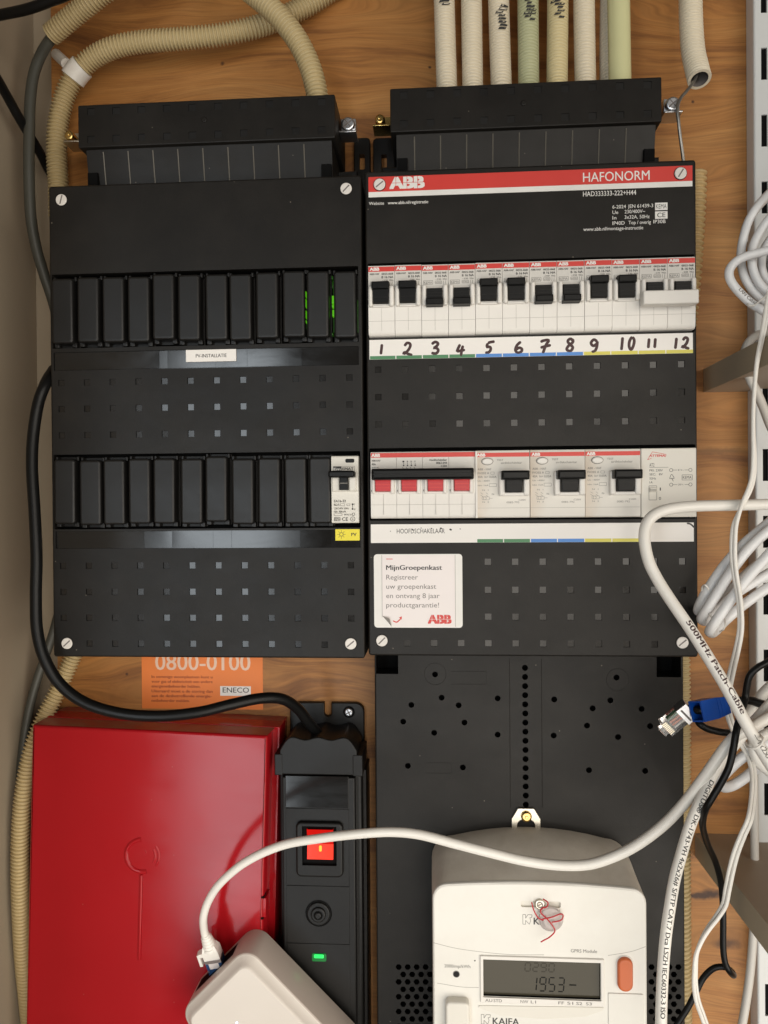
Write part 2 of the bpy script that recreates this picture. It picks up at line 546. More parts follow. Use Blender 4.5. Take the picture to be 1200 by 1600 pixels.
class MB:
    def __init__(s, mat=None):
        s.v = []; s.f = []; s.m = []; s.mats = []; s.T = mat

    def mi(s, m):
        m = M[m]
        if m not in s.mats:
            s.mats.append(m)
        return s.mats.index(m)

    def add(s, vs, fs, m):
        k = len(s.v)
        i = s.mi(m)
        for v in vs:
            v = Vector(v)
            if s.T is not None:
                v = s.T @ v
            s.v.append(v)
        for f in fs:
            s.f.append(tuple(a + k for a in f)); s.m.append(i)

    def loft(s, rings, m, capf=True, capb=False, holes=(), capm=None):
        """rings: list of (outline, d) from back to front, same point count"""
        n = len(rings[0][0])
        vs = [(x, d, z) for o, d in rings for x, z in o]
        fs = []
        for k in range(len(rings) - 1):
            for i in range(n):
                j = (i + 1) % n
                fs.append((k * n + i, k * n + j, (k + 1) * n + j, (k + 1) * n + i))
        s.add(vs, fs, m)
        if capf:
            s.sheet(rings[-1][0], rings[-1][1], capm or m, holes)
        if capb:
            o, d = rings[0]
            s.add([(x, d, z) for x, z in reversed(o)], [tuple(range(n))], m)

    def sheet(s, poly, d, m, holes=()):
        """flat polygon facing the viewer; holes = (poly, depth, floor material or None, wall material)"""
        if not holes:
            if len(poly) <= 4:
                s.add([(x, d, z) for x, z in poly], [tuple(range(len(poly)))], m)
                return
        loops = [[Vector((x, z, 0)) for x, z in poly]] + [[Vector((x, z, 0)) for x, z in h[0]] for h in holes]
        flat = [p for l in loops for p in l]
        tris = tessellate_polygon(loops)
        fs = []
        for a, b, c in tris:
            A, B, C = flat[a], flat[b], flat[c]
            if (B - A).cross(C - A).z < 0:
                a, b, c = a, c, b
            fs.append((a, b, c))
        s.add([(p.x, d, p.y) for p in flat], fs, m)
        for h in holes:
            hp, dep, fm, wm = h[:4]
            n = len(hp)
            vs = [(x, d, z) for x, z in hp] + [(x, d - dep, z) for x, z in hp]
            s.add(vs, [(i, i + n, (i + 1) % n + n, (i + 1) % n) for i in range(n)], wm or m)
            if fm:
                tl = h[4] if len(h) > 4 else (0, 0)
                cx = sum(p[0] for p in hp) / n; cz = sum(p[1] for p in hp) / n
                s.add([(x, d - dep + (x - cx) * tl[0] + (z - cz) * tl[1], z) for x, z in hp], [tuple(range(n))], fm)

    def prism(s, poly, d0, d1, m, bev=0.0, steps=3, holes=(), back=False, capm=None):
        rings = [(poly, d0)]
        if bev > 0:
            for k in range(steps + 1):
                a = math.pi / 2 * k / steps
                rings.append((inset(poly, bev * (1 - math.cos(a))), d1 - bev + bev * math.sin(a)))
        else:
            rings.append((poly, d1))
        s.loft(rings, m, True, back, holes, capm)

    def box(s, x0, x1, z0, z1, d0, d1, m, r=0.0, bev=0.0, back=True):
        s.prism(rrect(x0, x1, z0, z1, r), d0, d1, m, bev, back=back)

    def tube(s, path, r, m, seg=12, cap=True, flat=1.0):
        fr = frames(path)
        vs = []; fs = []
        for i, (p, t, u, v) in enumerate(fr):
            rr = r(i) if callable(r) else r
            for k in range(seg):
                a = 2 * math.pi * k / seg
                q = (u * math.cos(a) + v * math.sin(a)) * rr
                q.y *= flat
                vs.append(p + q)
        for i in range(len(path) - 1):
            for k in range(seg):
                j = (k + 1) % seg
                fs.append((i * seg + k, (i + 1) * seg + k, (i + 1) * seg + j, i * seg + j))
        if cap:
            fs.append(tuple(range(seg)))
            fs.append(tuple(reversed([(len(path) - 1) * seg + k for k in range(seg)])))
        s.add(vs, fs, m)

    def corr(s, pts, r, m, pitch=2.4, amp=0.85, seg=20, open_end=False):
        """corrugated conduit"""
        path = spline(pts, pitch / 6)
        prof = [0, .45, 1, 1, .6, 0]
        s.tube(path, lambda i: r - amp + amp * prof[i % 6], m, seg, cap=not open_end)
        return path

    def text(s, t, x, z, d, h, m, w=None, off=0.0, rot=0.0, align='l', slant=0.0):
        vs, fs, tw = glyphs(t)
        sc = h / CAPH
        sx = (w / tw) if w else sc
        c, sn = math.cos(rot), math.sin(rot)
        ax = 0
        if align == 'c':
            ax = -tw * sx / 2
        elif align == 'r':
            ax = -tw * sx
        o2 = off * 1.15
        shifts = [(0, 0)] if o2 < .004 else ([(-o2, 0), (o2, 0)] if o2 < .03 else [(-o2, -o2 * .6), (o2, -o2 * .6), (-o2, o2 * .6), (o2, o2 * .6), (0, 0)])
        for k, (ex, ez) in enumerate(shifts):
            out = []
            for a, b in vs:
                a, b = (a + ex) * sx + ax + slant * b * sc, (b + ez) * sc
                out.append((x + a * c - b * sn, d + .012 * k, z + a * sn + b * c))
            s.add(out, fs, m)

    def ptext(s, t, px0, px1, py, hpx, d, m, off=0.0):
        """text placed where it stands on the surface at distance d"""
        x0, z = PX(px0, py, d)
        x1, z1 = PX(px1, py, d)
        s.text(t, x0, z, d, hpx / ppm(d), m, w=x1 - x0, off=off)

    def wraptext(s, t, path, r, start, h, m, ang=0.0, off=0.05, stretch=1.0):
        vs, fs, tw = glyphs(t, True)
        fr = frames(path)
        L = [0.0]
        for a, b in zip(path, path[1:]):
            L.append(L[-1] + (b - a).length)
        sc = h / CAPH
        out = []
        nv = len(vs)
        vs = [(a + e, b, 0.0) for a, b in vs for e in (0.0,)] + [(a + off, b, .02) for a, b in vs]
        fs = list(fs) + [tuple(k + nv for k in f) for f in fs]
        for a, b, lift in vs:
            st = start + a * sc * stretch
            j = 0
            while j < len(L) - 2 and L[j + 1] < st:
                j += 1
            f = (st - L[j]) / max(1e-6, L[j + 1] - L[j])
            p0, t0, u0, v0 = fr[j]; p1, t1, u1, v1 = fr[j + 1]
            p = p0.lerp(p1, f); u = u0.lerp(u1, f).normalized(); v = v0.lerp(v1, f).normalized()
            th = ang + (b - CAPH / 2) * sc / r
            # letter tops towards the side v points away from
            q = p + (u * math.cos(th) + v * math.sin(th)) * (r + 0.07 + lift)
            out.append(q)
        s.add(out, fs, m)
        return tw * sc * stretch

    def stroke(s, pts, d, wd, m, flat=0.12):
        """flat marker stroke lying on a surface, pts (x, z)"""
        path = spline([(x, d, z) for x, z in pts], wd * 0.35) if len(pts) > 2 else [Vector((pts[0][0], d, pts[0][1])).lerp(Vector((pts[1][0], d, pts[1][1])), k / 8) for k in range(9)]
        n = len(path)
        s.tube(path, lambda i: wd / 2 * (0.55 if i in (0, n - 1) else 1.0), m, 8, True, flat)

    def line(s, x0, z0, x1, z1, d, wd, m):
        a = Vector((x1 - x0, z1 - z0)); n = Vector((-a.y, a.x)).normalized() * wd / 2
        s.add([(x0 - n.x, d, z0 - n.y), (x1 - n.x, d, z1 - n.y), (x1 + n.x, d, z1 + n.y), (x0 + n.x, d, z0 + n.y)], [(0, 1, 2, 3)], m)

    def frame(s, x0, x1, z0, z1, d, wd, m):
        s.line(x0, z0, x1, z0, d, wd, m); s.line(x0, z1, x1, z1, d, wd, m)
        s.line(x0, z0 + wd / 2, x0, z1 - wd / 2, d, wd, m); s.line(x1, z0 + wd / 2, x1, z1 - wd / 2, d, wd, m)

    def ring(s, cx, cz, r, wd, d, m, n=24):
        o = circ(cx, cz, r + wd / 2, n); i = circ(cx, cz, r - wd / 2, n)
        s.add([(x, d, z) for x, z in o] + [(x, d, z) for x, z in i], [(k, (k + 1) % n, (k + 1) % n + n, k + n) for k in range(n)], m)

    def build(s, name, parent=None, sharp=35, rel=False):
        me = bpy.data.meshes.new(name)
        off = Vector((0, 0, 0))
        if parent is not None and not rel:
            q = parent
            while q is not None:
                off += q.location * 1000
                q = q.parent
        me.from_pydata([((v.x - off.x) * .001, -v.y * .001 - off.y * .001, (v.z - off.z) * .001) for v in s.v], [], s.f)
        for m in s.mats:
            me.materials.append(m)
        me.polygons.foreach_set('material_index', s.m)
        me.polygons.foreach_set('use_smooth', [True] * len(s.f))
        me.update()
        if sharp:
            me.set_sharp_from_angle(angle=R_(sharp))
        o = bpy.data.objects.new(name, me)
        COL.objects.link(o)
        o.parent = parent
        return o


def tag(o, label, cat, group=None, kind=None):
    if label: o['label'] = label
    if cat: o['category'] = cat
    if group: o['group'] = group
    if kind: o['kind'] = kind
    return o


def thing(name, label, cat, x=0, d=0, z=0, group=None):
    o = bpy.data.objects.new(name, None)
    o.empty_display_size = 0.02
    o.location = (x * .001, -d * .001, z * .001)
    COL.objects.link(o)
    return tag(o, label, cat, group)


def copy_tree(o, parent=None):
    c = o.copy()
    COL.objects.link(c)
    c.parent = parent
    for ch in list(o.children):
        copy_tree(ch, c)
    return c


# ================================================================== THE SETTING
b = MB()
xl = PX(86, 700, 0)[0]
b.box(xl, 460, -520, 700, -12, 0, 'wood', bev=0.5)
tag(b.build('back_board'), 'brown plywood board behind all the equipment', 'board', kind='structure')
b = MB()
b.box(-420, 470, -520, 700, -30, -13, 'wall')
tag(b.build('back_wall'), 'beige painted wall behind the plywood board', 'wall', kind='structure')
b = MB()
b.box(-310, -283, -520, 700, -12.5, 420, 'wall')
tag(b.build('side_wall'), 'beige painted side wall of the cupboard at the left', 'wall', kind='structure')


# ================================================================== DISTRIBUTION BOXES
SQ_R = (8.05, 18.36, (195, 176.4, 157.7), (63.8, 44.8, 26.6, 8.6))
SQ_L = (7.85, 18.45, (192.2, 173.9, 155.5), (64.0, 45.7, 27.6, 9.5))


def slotted_screw(parent, x, z, d, ang):
    c = MB()
    c.prism(circ(x, z, 4.25, 28), d - 0.6, d + 0.45, 'deep')
    c.prism(circ(x, z, 3.95, 28), d, d + 1.1, 'screw', bev=0.5)
    a = R_(ang)
    c.line(x - 3.1 * math.cos(a), z - 3.1 * math.sin(a), x + 3.1 * math.cos(a), z + 3.1 * math.sin(a), d + 1.15, 0.85, 'slot')
    return c.build('cover_screw', parent)


def cover_panel(parent, ox, oz, sq, op1, op2, skip=(), strips=(), prints=None):
    """big front cover; openings and small square fields are recessed into its front"""
    b = MB()
    u0, pit, up, lo = sq
    holes = []
    rnd = random.Random(3)
    for zs in (up, lo):
        for z in zs:
            for k in range(12):
                x = ox + u0 + pit * k
                if any(a <= x - ox <= c and e <= z <= f for a, c, e, f in skip):
                    continue
                holes.append((rrect(x - 2.2, x + 2.2, oz + z - 2.2, oz + z + 2.2), 0.8, 'square', 'deep', (rnd.gauss(0, .012), rnd.gauss(0, .012))))
    for (x0, x1, z0, z1) in (op1, op2):
        holes.append((rrect(ox + x0, ox + x1, oz + z0, oz + z1, 0.8), 11, 'deep', 'black'))
    for (x0, x1, z0, z1) in strips:
        holes.append((rrect(ox + x0, ox + x1, oz + z0, oz + z1), 0.9, 'black_gloss', 'deep'))
    b.prism(rrect(ox, ox + 220, oz, oz + 330, 2.0, 5), 30, 85, 'black', bev=1.2, holes=holes, back=True)
    if prints:
        prints(b)
    return b.build('front_cover', parent)


def entry_duct(parent, ox, oz):
    b = MB()
    holes = []
    for k in range(10):
        for z in (386, 366.5):
            x = ox + 17 + 9.5 + 18.35 * k
            holes.append((rrect(x - 2.6, x + 2.6, oz + z - 2.4, oz + z + 2.4), 0.5, 'blackpad', 'deep'))
    b.prism(rrect(ox + 17, ox + 201, oz + 360.8, oz + 391, 1), 14, 75, 'black', bev=0.7, holes=holes, back=True)
    b.prism(circ(ox + 108.5, oz + 377, 2.0), 75, 75.8, 'black', bev=0.6)
    o1 = b.build('entry_cap', parent)
    # neck with slats, leaning in towards the board at the bottom
    b = MB()
    x0, x1 = ox + 21, ox + 198
    zt, zb = oz + 361, oz + 318
    dt, db = 71, 63
    b.add([(x0, dt, zt), (x1, dt, zt), (x1, db, zb), (x0, db, zb), (x0, 10, zt), (x1, 10, zt), (x1, 10, zb), (x0, 10, zb)],
          [(3, 2, 1, 0), (0, 4, 7, 3), (1, 2, 6, 5)], 'black')
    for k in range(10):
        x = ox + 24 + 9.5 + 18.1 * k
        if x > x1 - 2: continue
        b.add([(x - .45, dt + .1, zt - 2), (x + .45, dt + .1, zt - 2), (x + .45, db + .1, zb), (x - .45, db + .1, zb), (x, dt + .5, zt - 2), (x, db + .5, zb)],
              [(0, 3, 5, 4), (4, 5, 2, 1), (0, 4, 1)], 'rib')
    for xx in (x0 + 4, x1 - 4):
        b.box(xx - 3.6, xx + 3.6, oz + 331, oz + 345, 50, 70.2, 'deep', bev=0.3)
    b.build('entry_neck', parent)
    # rear tray the duct stands on
    b = MB()
    b.box(ox + 8, ox + 212, oz + 300, oz + 357, 0.5, 30, 'strip_black', bev=1)
    b.build('rear_tray', parent)
    return o1


def lug(parent, x0, x1, z0, z1):
    b = MB()
    xc = (x0 + x1) / 2
    b.prism(rrect(x0, x1, z0, z1, 3), 1, 7, 'strip_black', bev=0.8,
            holes=[(rrect(xc - 2.2, xc + 2.2, z1 - 25, z1 - 13, 1), 6.8, 'wood', 'strip_black')])
    b.build('mounting_lug', parent)


def clamp(parent, x0, x1, z, d, metal, sx, big):
    """metal tab with a screw standing beside the duct"""
    b = MB()
    b.box(x0, x1, z - 1.2, z, d - 12, d + 4, metal, bev=0.3)
    b.box(x0 + 1, x1 - 0.5, z, z + 12, d - 12, d - 10, 'zinc' if big else metal, bev=0.3)
    if big:
        b.box(sx - 5.6, sx + 5.6, z, z + 11, d - 10, d - 1, 'zinc', r=1, bev=0.6)
    rr = 5.0 if big else 3.6
    zz = z + (5.6 if big else 4.6)
    path = [Vector((sx, d - 8, zz)), Vector((sx, d + 1, zz))]
    b.prism(circ(sx, zz, rr, 24), d - 10, d + 3.0, 'zinc' if big else 'brass', bev=1.4)
    if big:
        b.line(sx - 3.2, zz - 2.6, sx + 3.2, zz + 2.6, d + 3.06, 1.1, 'slot')
        b.line(sx - 2.2, zz + 2.8, sx + 2.2, zz - 2.8, d + 3.1, 0.7, 'slot')
    else:
        b.prism(circ(sx - .6, zz + .6, 1.3, 14), d + 3.0, d + 3.6, 'brass', bev=0.5)
    b.build('terminal_clamp', parent)


# ---------------- left box
LX, LZ = -221.25, -2.1
LB = thing('distribution_box', 'black distribution box at left with rows of blank covers and a small beige breaker', 'distribution box', LX + 110, 0, LZ)
cover_panel(LB, LX, LZ, SQ_L, (1.6, 217.4, 216.3, 268.2), (1.6, 217.8, 89.6, 142.0), strips=((2.5, 217.3, 200.8, 213.6), (2.5, 217.6, 76.0, 88.2)))
entry_duct(LB, LX, LZ)
for x, z, a in ((9.4, 320.0, 75), (209.6, 320.8, 45), (10.2, 9.6, 42), (210.3, 10.2, 40)):
    slotted_screw(LB, LX + x, LZ + z, 85, a)
# glossy empty label holders, in pieces lying at slightly different angles
for z0, z1, cuts in ((201.2, 213.2, (3, 78, 84, 118, 140, 178, 217)), (76.4, 87.8, (3, 66, 86, 115, 128, 176, 197, 217.3))):
    b = MB()
    for i, (c0, c1) in enumerate(zip(cuts, cuts[1:])):
        t = (0.010, -0.014, 0.004, -0.004, 0.012, -0.010, 0.006, -0.008)[i]
        dd = 84.55
        xa, xb = LX + c0, LX + c1 - 0.12
        k = (xb - xa) * t * 0.25
        b.add([(xa, dd - k, LZ + z0), (xb, dd + k, LZ + z0), (xb, dd + k, LZ + z1), (xa, dd - k, LZ + z1)], [(0, 1, 2, 3)], 'black_gloss')
    b.build('label_holder', LB)


def blank(parent, u, z0, z1, first=[None]):
    x = LX + u
    if first[0] is None or first[0][1] != round(z1 - z0, 2):
        b = MB()
        h = z1 - z0
        # carrier with clips at top and bottom
        b.prism(rrect(-8.85, 8.85, -h / 2 - 2.2, h / 2 + 2.2, 0.6), 74.5, 80, 'strip_black', bev=0.4)
        for sx in (-1, 1):
            b.box(sx * 6.4 - 1.7, sx * 6.4 + 1.7, -h / 2 - 2.1, -h / 2 + 1.2, 79, 84.0, 'blackpad', bev=0.5)
            b.box(sx * 7.6 - .8, sx * 7.6 + .8, h / 2 - 1.0, h / 2 + 2.0, 79, 84.2, 'blackpad', bev=0.4)
        b.prism(rrect(-7.6, 7.6, -h / 2, h / 2, 2.2, 5), 79, 89.0, 'blackpad', bev=1.7, steps=5)
        ob = b.build('blanking_cover', parent, rel=True)
        first[0] = (ob, round(h, 2))
    else:
        ob = first[0][0].copy()
        COL.objects.link(ob)
        ob.parent = parent
    ob.location = (x * .001 - parent.location.x, random.gauss(0, .00012), (LZ + (z0 + z1) / 2) * .001 - parent.location.z)
    ob.rotation_euler = (random.gauss(0, .006), random.gauss(0, .003), random.gauss(0, .006))
    return ob


for k in range(12):
    blank(LB, 10.9 + 17.98 * k, 219.4, 264.6)
for k in range(11):
    blank(LB, 11.0 + 17.98 * k, 93.0, 138.2)
for (px, py0, py1) in ((477.5, 455, 464), (477.5, 467, 480), (477.5, 485, 497), (477.5, 500, 504), (520.3, 462, 474), (521, 484, 494), (520.5, 476, 480), (520, 440, 450), (519.5, 520, 524), (519, 431, 436)):
    b = MB()
    x0, za = PX(px, py0, 84.5); _, zb = PX(px, py1, 84.5)
    bright = 460 <= py0 <= 486 and px > 500
    w = 0.28 if px < 500 else (0.8 if bright else 0.4)
    b.box(x0 - w, x0 + w, zb, za, 79, 84.6, 'led_lime' if (bright or px < 500) else 'led_lime_dim', bev=0.3)
    b.build('indicator_light', LB)
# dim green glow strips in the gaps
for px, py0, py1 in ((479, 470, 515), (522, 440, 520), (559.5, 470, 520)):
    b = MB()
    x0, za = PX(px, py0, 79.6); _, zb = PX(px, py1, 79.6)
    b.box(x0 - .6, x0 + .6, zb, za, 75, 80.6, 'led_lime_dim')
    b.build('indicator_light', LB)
b = MB()
x0, z1 = PX(290.5, 547, 85.3); x1, z0 = PX(369, 564, 85.3)
b.box(x0, x1, z0, z1, 84.6, 85.35, 'paper', r=0.3)
b.ptext('PV-INSTALLATIE', 306, 354, 558.8, 5.6, 85.42, 'ink', off=0.012)
b.build('text_label', LB)
b = MB()
x0, z1 = PX(524, 827, 85.3); x1, z0 = PX(562, 844.5, 85.3)
b.box(x0, x1, z0, z1, 84.6, 85.35, 'pvyellow', r=0.3)
sx, sz = PX(533.5, 835, 85.4)
b.ring(sx, sz, 1.25, .38, 85.42, 'ink')
for k in range(8):
    a = k * math.pi / 4
    b.line(sx + 1.9 * math.cos(a), sz + 1.9 * math.sin(a), sx + 2.8 * math.cos(a), sz + 2.8 * math.sin(a), 85.42, .32, 'ink')
b.ptext('PV', 549, 557, 837.6, 5.2, 85.42, 'ink', off=0.02)
b.build('text_label', LB)
lug(LB, PX(553, 230, 6)[0], PX(578.5, 230, 6)[0], PX(560, 330, 6)[1], PX(560, 216, 6)[1])
x0 = PX(531, 207, 50)[0]; x1 = PX(557, 207, 50)[0]; zz = PX(540, 208, 50)[1]
clamp(LB, x0, x1, zz, 50, 'zinc', PX(544, 196, 50)[0], True)
x0 = PX(103, 226, 45)[0]; x1 = PX(124, 226, 45)[0]; zz = PX(110, 223, 45)[1]
clamp(LB, x0, x1 + 2, zz, 45, 'steel', PX(110, 213, 45)[0], False)

# ---------------- right box
def right_prints(b):
    b.ptext('Website', 576.5, 600, 320.5, 5, 85.06, 'inkwhite')
    b.ptext('www.abb.nl/registratie', 606, 669, 319.5, 5, 85.06, 'inkwhite', off=0.008)
    b.ptext('HAD333333-222+H44', 911, 994, 307, 7.5, 85.06, 'inkwhite', off=0.006)
    for t, pa, pb, py in (('6-2024', 957, 978, 326), ('|EN 61439-3', 982, 1020.5, 325), ('Ue', 957, 966, 334.5), ('230/400V~', 976, 1008, 333.5), ('In', 957, 963, 343),
                          ('3x32A, 50Hz', 976, 1015, 342), ('IP40D', 957, 976, 351.5), ('Top / overig', 982, 1017, 350.5), ('IP30B', 1021, 1040, 349), ('www.abb.nl/montage-instructie', 911.5, 1005, 361)):
        b.ptext(t, pa, pb, py, 5.4, 85.06, 'inkwhite', off=0.004)
    for (pa, pb, ya, yb) in ((1023.5, 1043, 317, 328), (1023.5, 1043, 330.5, 341.5)):
        x0, z1 = PX(pa, ya, 85); x1, z0 = PX(pb, yb, 85)
        b.box(x0, x1, z0, z1, 84.9, 85.06, 'inkwhite')
    b.ptext('KEMA', 1025, 1041.5, 326, 7, 85.12, 'ink')
    b.ptext('CE', 1027, 1039.5, 339.5, 7, 85.12, 'ink', off=0.01)


RX, RZ = 1.25, 0.0
RB = thing('distribution_box', 'black distribution box at right with red header band and rows of white breakers', 'distribution box', RX + 110, 0, RZ)
cover_panel(RB, RX, RZ, SQ_R, (1.4, 218.7, 216.0, 267.4), (1.4, 218.7, 92.2, 141.6), skip=((0, 66, 15, 70), (204, 220, 0, 16), (0, 16, 0, 16)), prints=right_prints)
entry_duct(RB, RX, RZ)
for x, z, a in ((10.0, 320.6, 38), (209.8, 320.9, 58), (9.2, 10.3, 45), (209.6, 9.8, 40)):
    slotted_screw(RB, RX + x, RZ + z, 85.35 if z > 300 else 85, a)
b = MB()
b.box(RX + 2.4, RX + 217.6, 315.9, 326.0, 84.5, 85.3, 'red')
b.box(RX + 2.4, RX + 217.6, 312.3, 315.85, 84.5, 85.28, 'inkwhite')
x0, zb = PX(610, 298, 85.36); x1, _ = PX(662, 298, 85.36)
b.text('ABB', x0, 317.7, 85.38, 7.6, 'inkwhite', w=x1 - x0, off=0.05)
b.line(x0 - .3, 321.4, x1 + .3, 321.4, 85.47, .28, 'red')
for f in (0.165, 0.5, 0.82):
    b.line(x0 + (x1 - x0) * f, 317, x0 + (x1 - x0) * f, 326, 85.5, .28, 'red')
x0 = PX(911, 282, 85.36)[0]; x1 = PX(1015, 282, 85.36)[0]
b.text('HAFONORM', x0, 317.6, 85.38, 6.3, 'inkwhite', w=x1 - x0, off=0.004)
b.build('header_band', RB)

# label strips
HAND = {
    '1': [[(0.42, 0.95), (0.36, 0.5), (0.28, 0.02)]],
    '2': [[(0.1, .72), (.35, .95), (.62, .85), (.55, .55), (.25, .22), (.02, .12), (.12, .24), (.45, .1), (.8, .0)]],
    '3': [[(.08, .8), (.4, .98), (.65, .82), (.4, .55), (.2, .5), (.5, .48), (.66, .28), (.45, .04), (.05, .1)]],
    '4': [[(.35, .85), (.12, .45), (.08, .32), (.45, .36), (.8, .42)], [(.62, .75), (.5, .4), (.42, -.08)]],
    '5': [[(.3, .88), (.22, .55), (.48, .56), (.58, .36), (.4, .1), (.05, .06)], [(.3, .88), (.6, .96), (.95, 1.0)]],
    '6': [[(.58, .95), (.25, .65), (.12, .3), (.28, .06), (.58, .12), (.66, .34), (.42, .46), (.18, .3)]],
    '7': [[(.12, .84), (.4, .94), (.78, .95), (.55, .6), (.3, .0)], [(.12, .42), (.45, .5), (.95, .6)]],
    '8': [[(.62, .8), (.42, .98), (.2, .78), (.38, .55), (.6, .3), (.4, .03), (.12, .16), (.25, .42), (.52, .62), (.64, .82), (.5, .95)]],
    '9': [[(.62, .75), (.36, .92), (.12, .68), (.3, .46), (.58, .62), (.62, .8), (.58, .4), (.42, .08), (.15, .02)]],
    '0': [[(.5, .98), (.22, .7), (.14, .3), (.34, .03), (.6, .28), (.72, .7), (.52, .97)]],
}


def label_strip(z0, z1, texts, tabs):
    b = MB()
    b.box(RX + 2.2, RX + 217.3, z0, z1, 84.5, 85.5, 'paper', r=0.2)
    for (p, colr) in tabs:
        b.box(RX + 2.6 + 17.95 * p, RX + 2.6 + 17.95 * p + 17.3, z0 + 0.05, z0 + 2.3, 85.2, 85.56, colr)
    return b


b = label_strip(202.0, 215.3, None, [(k, 'green') for k in range(4)] + [(k, 'blue') for k in range(4, 8)] + [(k, 'yellow') for k in range(8, 12)])
# ink positions read off the strip: (digit string, left px, right px, top px, bottom px)
for t, pa, pb, ya, yb in (('1', 591, 605, 537, 554), ('2', 630, 648, 535, 555), ('3', 673, 691, 534, 553), ('4', 713, 730, 535, 555), ('5', 757, 774, 534, 552),
                          ('6', 803, 822, 533, 552), ('7', 842, 862, 531, 552), ('8', 883, 903, 529, 549), ('9', 921, 941, 529, 550), ('10', 967, 995, 526, 547), ('11', 1010, 1030, 528, 544), ('12', 1051, 1080, 527, 545)):
    x0, z1 = PX(pa, ya, 85.5); x1, z0 = PX(pb, yb, 85.5)
    n = len(t)
    for i, ch in enumerate(t):
        w = (x1 - x0) / n
        for st in HAND[ch]:
            b.stroke([(x0 + w * i + u * w, z0 + v * (z1 - z0)) for u, v in st], 85.5, 1.95, 'inkbrown')
b.build('label_strip', RB)
b = label_strip(77.0, 89.7, None, [(k, 'green') for k in (4, 5)] + [(k, 'blue') for k in (6, 7)] + [(k, 'yellow') for k in (8, 9)])
b.ptext('HOOFDSCHAKELAAR', 620, 695, 833.5, 7.4, 85.56, 'ink', off=-0.006)
for (px, py, w) in ((645, 828, .9), (658, 825, .6), (674, 825.5, .6), (689, 825.5, 1.0), (704, 827.5, 1.2), (719, 826.5, .6), (610, 830, .5)):
    x, z = PX(px, py, 85.5)
    b.stroke([(x - w * .6, z + w * .3), (x, z), (x + w * .7, z - w * .2)], 85.52, w, 'ink')
x, z = PX(1079, 819, 85.5)
b.stroke([(x - 2.4, z + .6), (x, z), (x + 2.6, z - 2.4)], 85.52, 1.1, 'ink')
b.build('label_strip', RB)

# warranty sticker
b = MB()
x0, z1 = PX(584, 866, 85.3); x1, z0 = PX(723, 981, 85.3)
b.prism(rrect(x0, x1, z0, z1, 2.2), 84.9, 85.25, 'inkwhite')
xa = PX(597, 900, 85.3)[0]; xb = PX(711, 900, 85.3)[0]
b.prism([(xa + 8, z0 + 0.6), (xb, z0 + 0.6), (xb, z1 - .6), (xa, z1 - .6), (xa, z0 + 7)], 85.2, 85.34, 'sticker')
b.line(xa - .1, z0 + 7, xa - .1, z1 - .6, 85.42, .22, 'inkgrey')
b.line(xb + .1, z0 + .6, xb + .1, z1 - .6, 85.42, .25, 'seam')
for t, pb, py, off, mt in (('MijnGroepenkast', 690.5, 890.5, .02, 'ink'), ('Registreer', 653, 905.5, 0, 'inkgrey'), ('uw groepenkast', 681.5, 920, 0, 'inkgrey'),
                           ('en ontvang 8 jaar', 687, 934.5, 0, 'inkgrey'), ('productgarantie!', 686, 949, 0, 'inkgrey')):
    b.ptext(t, 603.5, pb, py, 7.6, 85.42, mt, off=off)
b.ptext('ABB', 669.5, 704.5, 974, 13, 85.42, 'red', off=0.05)
xA, zA = PX(669, 967.5, 85.45); xB, _ = PX(705, 967.5, 85.45)
b.line(xA, zA, xB, zA, 85.52, .22, 'sticker')
for f in (.165, .5, .82):
    b.line(xA + (xB - xA) * f, zA - 3.2, xA + (xB - xA) * f, zA + 3.2, 85.55, .22, 'sticker')
xA, zA = PX(603.5, 873.5, 85.4)
b.line(xA, zA, xA + 4.4, zA, 85.42, .5, 'red')
b.stroke([PX(614, 970, 85.4), PX(620, 972, 85.4), PX(626, 967, 85.4)], 85.42, .8, 'red')
xA, zA = PX(628, 965, 85.4)
b.add([(xA, 85.44, zA + .9), (xA - 2.0, 85.44, zA), (xA - .2, 85.44, zA - 1.5)], [(0, 1, 2)], 'red')
# lifted lower left corner
c0 = PX(597, 962, 85.4); c1 = PX(612, 979, 85.4); c2 = PX(609, 966, 85.4)
b.add([(c0[0], 85.3, c0[1]), (c1[0], 85.3, c1[1]), (c2[0], 87.6, c2[1]), ((c0[0] + c2[0]) / 2 + .5, 86.9, (c0[1] + c2[1]) / 2 - .2), ((c1[0] + c2[0]) / 2, 86.9, (c1[1] + c2[1]) / 2)], [(0, 4, 3), (0, 1, 4), (3, 4, 2)], 'seam')
b.build('warranty_sticker', RB)
lug(RB, PX(583, 230, 6)[0], PX(617, 230, 6)[0], PX(600, 330, 6)[1], PX(600, 216, 6)[1])
x0 = PX(583, 200, 45)[0]; x1 = PX(612, 200, 45)[0]; zz = PX(596, 198, 45)[1]
clamp(RB, x0, x1, zz, 45, 'brass', PX(594, 189, 45)[0], False)
x0 = PX(1036, 177, 50)[0]; x1 = PX(1064, 177, 50)[0]; zz = PX(1050, 177, 50)[1]
clamp(RB, x0, x1, zz, 50, 'zinc', PX(1050, 165, 50)[0], True)


# ================================================================== BREAKERS
def body_profile(mb, w, prof, m, x0=0.0):
    """extrude a side profile (z, d) along x"""
    n = len(prof)
    vs = [(x0, d, z) for z, d in prof] + [(x0 + w, d, z) for z, d in prof]
    fs = [(i, i + n, (i + 1) % n + n, (i + 1) % n) for i in range(n)]
    fs = [tuple(reversed(f)) for f in fs]
    fs += [tuple(range(n)), tuple(reversed(range(n, 2 * n)))]
    mb.add(vs, fs, m)


